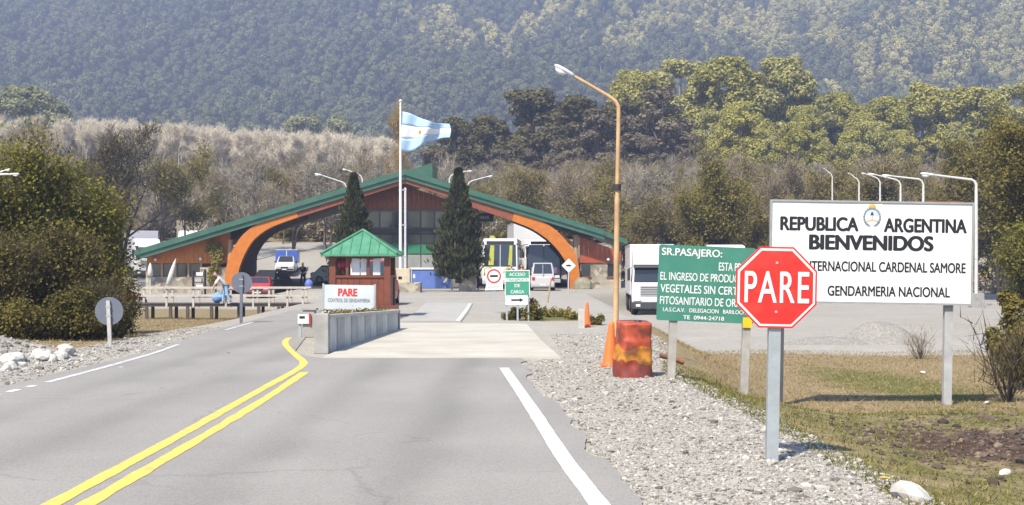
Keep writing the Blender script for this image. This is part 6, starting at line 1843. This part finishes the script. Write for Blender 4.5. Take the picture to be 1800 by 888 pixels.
far_tree('plum_tree', 'low dull brown tree between the dark evergreens', 1050, 215, 200, 110, PL[1], 17, 9, 1.5, GE)
for (px, Y, top, w_, k, rz, lab) in ((1118, 262, 122, 130, 0, .2, 'leftmost of the tall yellow green trees, behind the lamp arm'), (1195, 266, 104, 150, 1, 1.3, 'second tall yellow green tree from the left on the rise'), (1285, 260, 98, 165, 2, 2.2, 'broad tall yellow green tree with dark hollow above the thicket'),
                                    (1372, 258, 100, 165, 1, 3.1, 'rightmost of the four tallest yellow green trees'), (1478, 264, 160, 120, 0, 4.0, 'first lower yellow green tree right of the tallest group'), (1548, 258, 170, 110, 2, 5.1, 'rounded yellow green tree over the left part of the board lamps'),
                                    (1622, 262, 146, 140, 0, .9, 'layered yellow green tree over the right lamp heads'), (1712, 260, 152, 140, 2, 2.9, 'layered yellow green tree behind the nearest lamp arm bend'), (1795, 262, 146, 140, 1, 4.6, 'yellow green tree at the upper right edge')):
    far_tree('tall_tree', lab, px, Y, top, w_, YG[k], 24, 15, rz, GYl)
for (px, Y, top, lab) in ((1441, 245, 228, 'pale dead trunk below the gap in the yellow green trees'), (1486, 245, 232, 'pale dead trunk right of the other dead trunk'), (1328, 246, 220, 'pale thin dead trunk below the broad tall tree'), (1300, 248, 215, 'pale dead trunk beside the dark hollow')):
    bare(lab, px, Y, top, bare_proto(int(px), 10, .45, 2, .5, .02, T_cream, M_palebark, levels=2), 1.0, .7, 'pale dead trunks', 'dead_tree')
PG_ = [broad_tree(121, 14.0, 14.0, L_pale, M_bark, 7000, .36, .15, 36, .7, False, .55)]
for (px, Y, top, w_, rz, lab) in ((535, 385, 203, 90, .3, 'left of the pale green trees beyond the cream woods'), (595, 390, 205, 90, 1.8, 'right of the pale green trees beyond the cream woods, left of the flag'), (38, 310, 152, 140, 3.0, 'pale green tree on the upper left rise'), (92, 325, 180, 80, 4.0, 'smaller pale green tree right of the upper left one')):
    far_tree('pale_tree', lab, px, Y, top, w_, PG_[0], 14, 14, rz, 'pale green far trees')

# masses: instanced on points by geometry nodes ------------------------------
def mass(name, lab, cat, pts, scl, rot, protos):
    """one object whose points carry whole trees (meshes joined per proto)"""
    src = bpy.data.collections.new(name + '_kinds')
    for k, (me_list) in enumerate(protos):
        # join the proto's meshes into one object with several slots
        verts = []; faces = []; mi = []; mats_ = []
        base = 0
        for j, me_ in enumerate([m_ for m_ in me_list if m_ is not None]):
            n_ = len(me_.vertices); co = np.empty(n_ * 3, np.float32); me_.vertices.foreach_get('co', co); verts.append(co.reshape(-1, 3))
            for p in me_.polygons: faces.append([base + i for i in p.vertices]); mi.append(j)
            base += n_; mats_.append(me_.materials[0])
        mm = bpy.data.meshes.new('tree_kind'); mm.from_pydata(np.concatenate(verts).tolist(), [], faces)
        mm.polygons.foreach_set('material_index', mi)
        mm.polygons.foreach_set('use_smooth', [bool(p.use_smooth) for m_ in me_list if m_ is not None for p in m_.polygons])
        for m_ in mats_: mm.materials.append(m_)
        src.objects.link(bpy.data.objects.new('%s_kind_%02d' % (name, k), mm))
    me_ = bpy.data.meshes.new(name); n_ = len(pts)
    me_.vertices.add(n_); me_.vertices.foreach_set('co', np.asarray(pts, np.float32).ravel())
    for (an, ty, va) in (('scl', 'FLOAT_VECTOR', scl), ('rot', 'FLOAT_VECTOR', rot)):
        at = me_.attributes.new(an, ty, 'POINT'); at.data.foreach_set('vector', np.asarray(va, np.float32).ravel())
    at = me_.attributes.new('pick', 'INT', 'POINT'); at.data.foreach_set('value', rng.integers(0, len(protos), n_).astype(np.int32))
    o = mobj(name, me_); tag(o, lab, cat, kind='stuff')
    ng = bpy.data.node_groups.new(name + '_nodes', 'GeometryNodeTree')
    ng.interface.new_socket('Geometry', in_out='INPUT', socket_type='NodeSocketGeometry'); ng.interface.new_socket('Geometry', in_out='OUTPUT', socket_type='NodeSocketGeometry')
    gi = ng.nodes.new('NodeGroupInput'); go = ng.nodes.new('NodeGroupOutput')
    ci = ng.nodes.new('GeometryNodeCollectionInfo'); ci.inputs[0].default_value = src; ci.inputs['Separate Children'].default_value = True; ci.inputs['Reset Children'].default_value = True
    ip = ng.nodes.new('GeometryNodeInstanceOnPoints'); ip.inputs['Pick Instance'].default_value = True
    def attr(nm, ty):
        a = ng.nodes.new('GeometryNodeInputNamedAttribute'); a.data_type = ty; a.inputs[0].default_value = nm; return a.outputs[0]
    m2p = ng.nodes.new('GeometryNodeMeshToPoints')
    ng.links.new(gi.outputs[0], m2p.inputs[0])
    ng.links.new(m2p.outputs[0], ip.inputs['Points']); ng.links.new(ci.outputs[0], ip.inputs['Instance'])
    ng.links.new(attr('pick', 'INT'), ip.inputs['Instance Index']); ng.links.new(attr('scl', 'FLOAT_VECTOR'), ip.inputs['Scale'])
    e2r = ng.nodes.new('FunctionNodeEulerToRotation'); ng.links.new(attr('rot', 'FLOAT_VECTOR'), e2r.inputs[0]); ng.links.new(e2r.outputs[0], ip.inputs['Rotation'])
    ng.links.new(ip.outputs[0], go.inputs[0])
    md = o.modifiers.new('trees', 'NODES'); md.node_group = ng
    return o

def scatter(n, x0, x1, y0, y1, mind, fan=True):
    """points in a wedge that widens with distance, kept apart"""
    P_ = []
    cell = {}
    tries = 0
    while len(P_) < n and tries < n * 12:
        tries += 1
        y_ = rng.uniform(y0, y1); u = rng.uniform(x0, x1); x_ = X(u, y_) if fan else u
        k = (int(x_ // mind), int(y_ // mind)); bad = False
        for i in (-1, 0, 1):
            for j in (-1, 0, 1):
                for q_ in cell.get((k[0] + i, k[1] + j), ()):
                    if (q_[0] - x_) ** 2 + (q_[1] - y_) ** 2 < mind * mind: bad = True
        if bad: continue
        cell.setdefault(k, []).append((x_, y_)); P_.append((x_, y_))
    return np.array(P_)

def put(name, lab, cat, P_, s0, s1, protos, zs=(.85, 1.2), sink=.2):
    n_ = len(P_); z_ = gz(P_[:, 0], P_[:, 1]) - sink
    s = rng.uniform(s0, s1, n_); scl = np.stack([s, s, s * rng.uniform(zs[0], zs[1], n_)], 1)
    rot = np.zeros((n_, 3)); rot[:, 2] = rng.uniform(0, 6.283, n_)
    return mass(name, lab, cat, np.column_stack([P_, z_]), scl, rot, protos)

# grey bare wood behind the hall and yard
P_ = scatter(430, -200, 2000, 146, 215, 3.6)
put('bare_wood', 'grey brown leafless wood rising behind the hall', 'woods', P_, .60, .80, BP + BT, (.85, 1.1))
P_ = scatter(150, 1080, 2050, 114, 148, 3.4)
put('thicket', 'brown and olive thicket behind the lorry yard', 'woods', P_, .70, .95, [BP[1], BT[0], BT[1], BT[2]], (.85, 1.1))
P_ = scatter(60, -260, 200, 126, 152, 3.4)
put('thicket', 'brown thicket behind the left roadside trees', 'woods', P_, .6, .85, [BP[1], BP[0], BT[2]])
# low scrub under the woods
SB = [shrub_data(131 + i, 2.2, 3.0, (T_brown, L_olive, T_grey)[i], M_bark, 1300, .13, 12, .1) for i in range(3)]
P_ = scatter(300, -150, 1950, 150, 200, 3.2)
put('undergrowth', 'grey brown undergrowth below the leafless wood', 'undergrowth', P_, .8, 1.5, SB)
P_ = scatter(160, 1130, 2000, 108, 125, 1.8)
put('undergrowth', 'dark undergrowth along the far edge of the lorry yard', 'undergrowth', P_, .6, 1.1, SB)
# cream sunlit wood further off
CP = [bare_proto(141 + i, 12.0, .45, 20, 1.0, .035, T_cream, M_palebark, levels=3) for i in range(3)]
P_ = scatter(900, -150, 690, 300, 400, 3.6)
put('cream_wood', 'pale cream leafless wood beyond the grey trees', 'woods', P_, .84, .95, CP, (.97, 1.03))
# dull filler trees on the rise at the right, under the big crowns
P_ = scatter(50, 740, 1230, 205, 250, 7.0)
put('rise_wood', 'dull brown trees below the dark evergreens on the rise', 'woods', P_, .45, .62, PL)
P_ = scatter(60, 1180, 2000, 215, 250, 7.0)
put('rise_wood', 'mixed green trees below the tall crowns on the rise', 'woods', P_, .42, .6, [PL[0], YG[0], YG[1]])
# forest on the mountain: lumpy crowns of many clumps with ragged leaf edges, slope light and shade put into two leaf tones
def hill_tree(seed, H, Wd, m_leaf, conic=False):
    r = np.random.default_rng(seed)
    clumps = []
    nc = 15
    for i in range(nc):
        u = (i + .5) / nc
        zf = .18 + .76 * u
        prof = (1 - u) ** .8 + .1 if conic else math.sin(math.pi * (.2 + .7 * u)) ** .8
        a = i * 2.4 + r.normal(0, .4); rr_ = Wd * .33 * prof * r.uniform(.5, 1.15)
        cs_ = Wd * (.21 if not conic else .18) * (1.15 - .45 * u) * r.uniform(.8, 1.2)
        clumps.append((rr_ * math.cos(a), rr_ * math.sin(a), H * zf, cs_, cs_, cs_ * .85))
    body = np_mesh('crown', crown_leaves(r, clumps, 4400, .40, .84, .3, .8, .3), 4, m_leaf)
    lv = None
    o_ = MB().tube([(0, 0, 0), (0, 0, H * .7)], [H * .018, H * .008], 5, cap=False).build('trunk', M_palebark, None, fix=False); me_w = o_.data; bpy.data.objects.remove(o_)
    return me_w, body, lv
L_hilld = leaf_mat('hill_shaded_leaves', [(.06, .07, .035), (.105, .118, .052), (.165, .17, .072)], .1, .6)
L_hillp = leaf_mat('hill_sunlit_leaves', [(.15, .15, .05), (.235, .228, .075), (.325, .302, .105), (.40, .36, .16)], .1, .6)
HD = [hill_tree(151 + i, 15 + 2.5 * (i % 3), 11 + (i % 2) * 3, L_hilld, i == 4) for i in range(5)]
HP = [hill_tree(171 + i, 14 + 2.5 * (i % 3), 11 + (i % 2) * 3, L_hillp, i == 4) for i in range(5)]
P_ = scatter(7000, -250, 2050, 560, 1240, 8.0)
upx = 900 + P_[:, 0] / P_[:, 1] * FPX                      # painted sunlit tone goes to trees higher up and to the right
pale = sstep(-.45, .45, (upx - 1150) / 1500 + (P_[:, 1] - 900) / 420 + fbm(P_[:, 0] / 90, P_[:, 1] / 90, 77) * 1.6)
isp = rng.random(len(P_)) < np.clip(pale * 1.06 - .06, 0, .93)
put('mountain_forest', 'forest on the lower mountainside with shade painted into its darker leaves', 'forest', P_[~isp], .5, 1.45, HD, (.85, 1.25), 1.0)
put('mountain_forest', 'forest higher on the mountainside with sunlight painted into its paler leaves', 'forest', P_[isp], .5, 1.45, HP, (.85, 1.25), 1.0)
# ------------------------------------------------------------------ air
def haze():
    m = bpy.data.materials.new('blue_haze'); m.use_nodes = True
    t = m.node_tree; t.nodes.clear()
    out = t.nodes.new('ShaderNodeOutputMaterial'); v = t.nodes.new('ShaderNodeVolumePrincipled')
    v.inputs['Color'].default_value = (.60, .69, 1.0, 1); v.inputs['Density'].default_value = .00058; v.inputs['Anisotropy'].default_value = .2
    t.links.new(v.outputs[0], out.inputs['Volume'])
    o = MB().box(-1500, 1500, -120, 2800, -8, 352).build('haze', m)
    tag(o, 'thin blue air haze before the mountain', 'haze', kind='stuff')
haze()
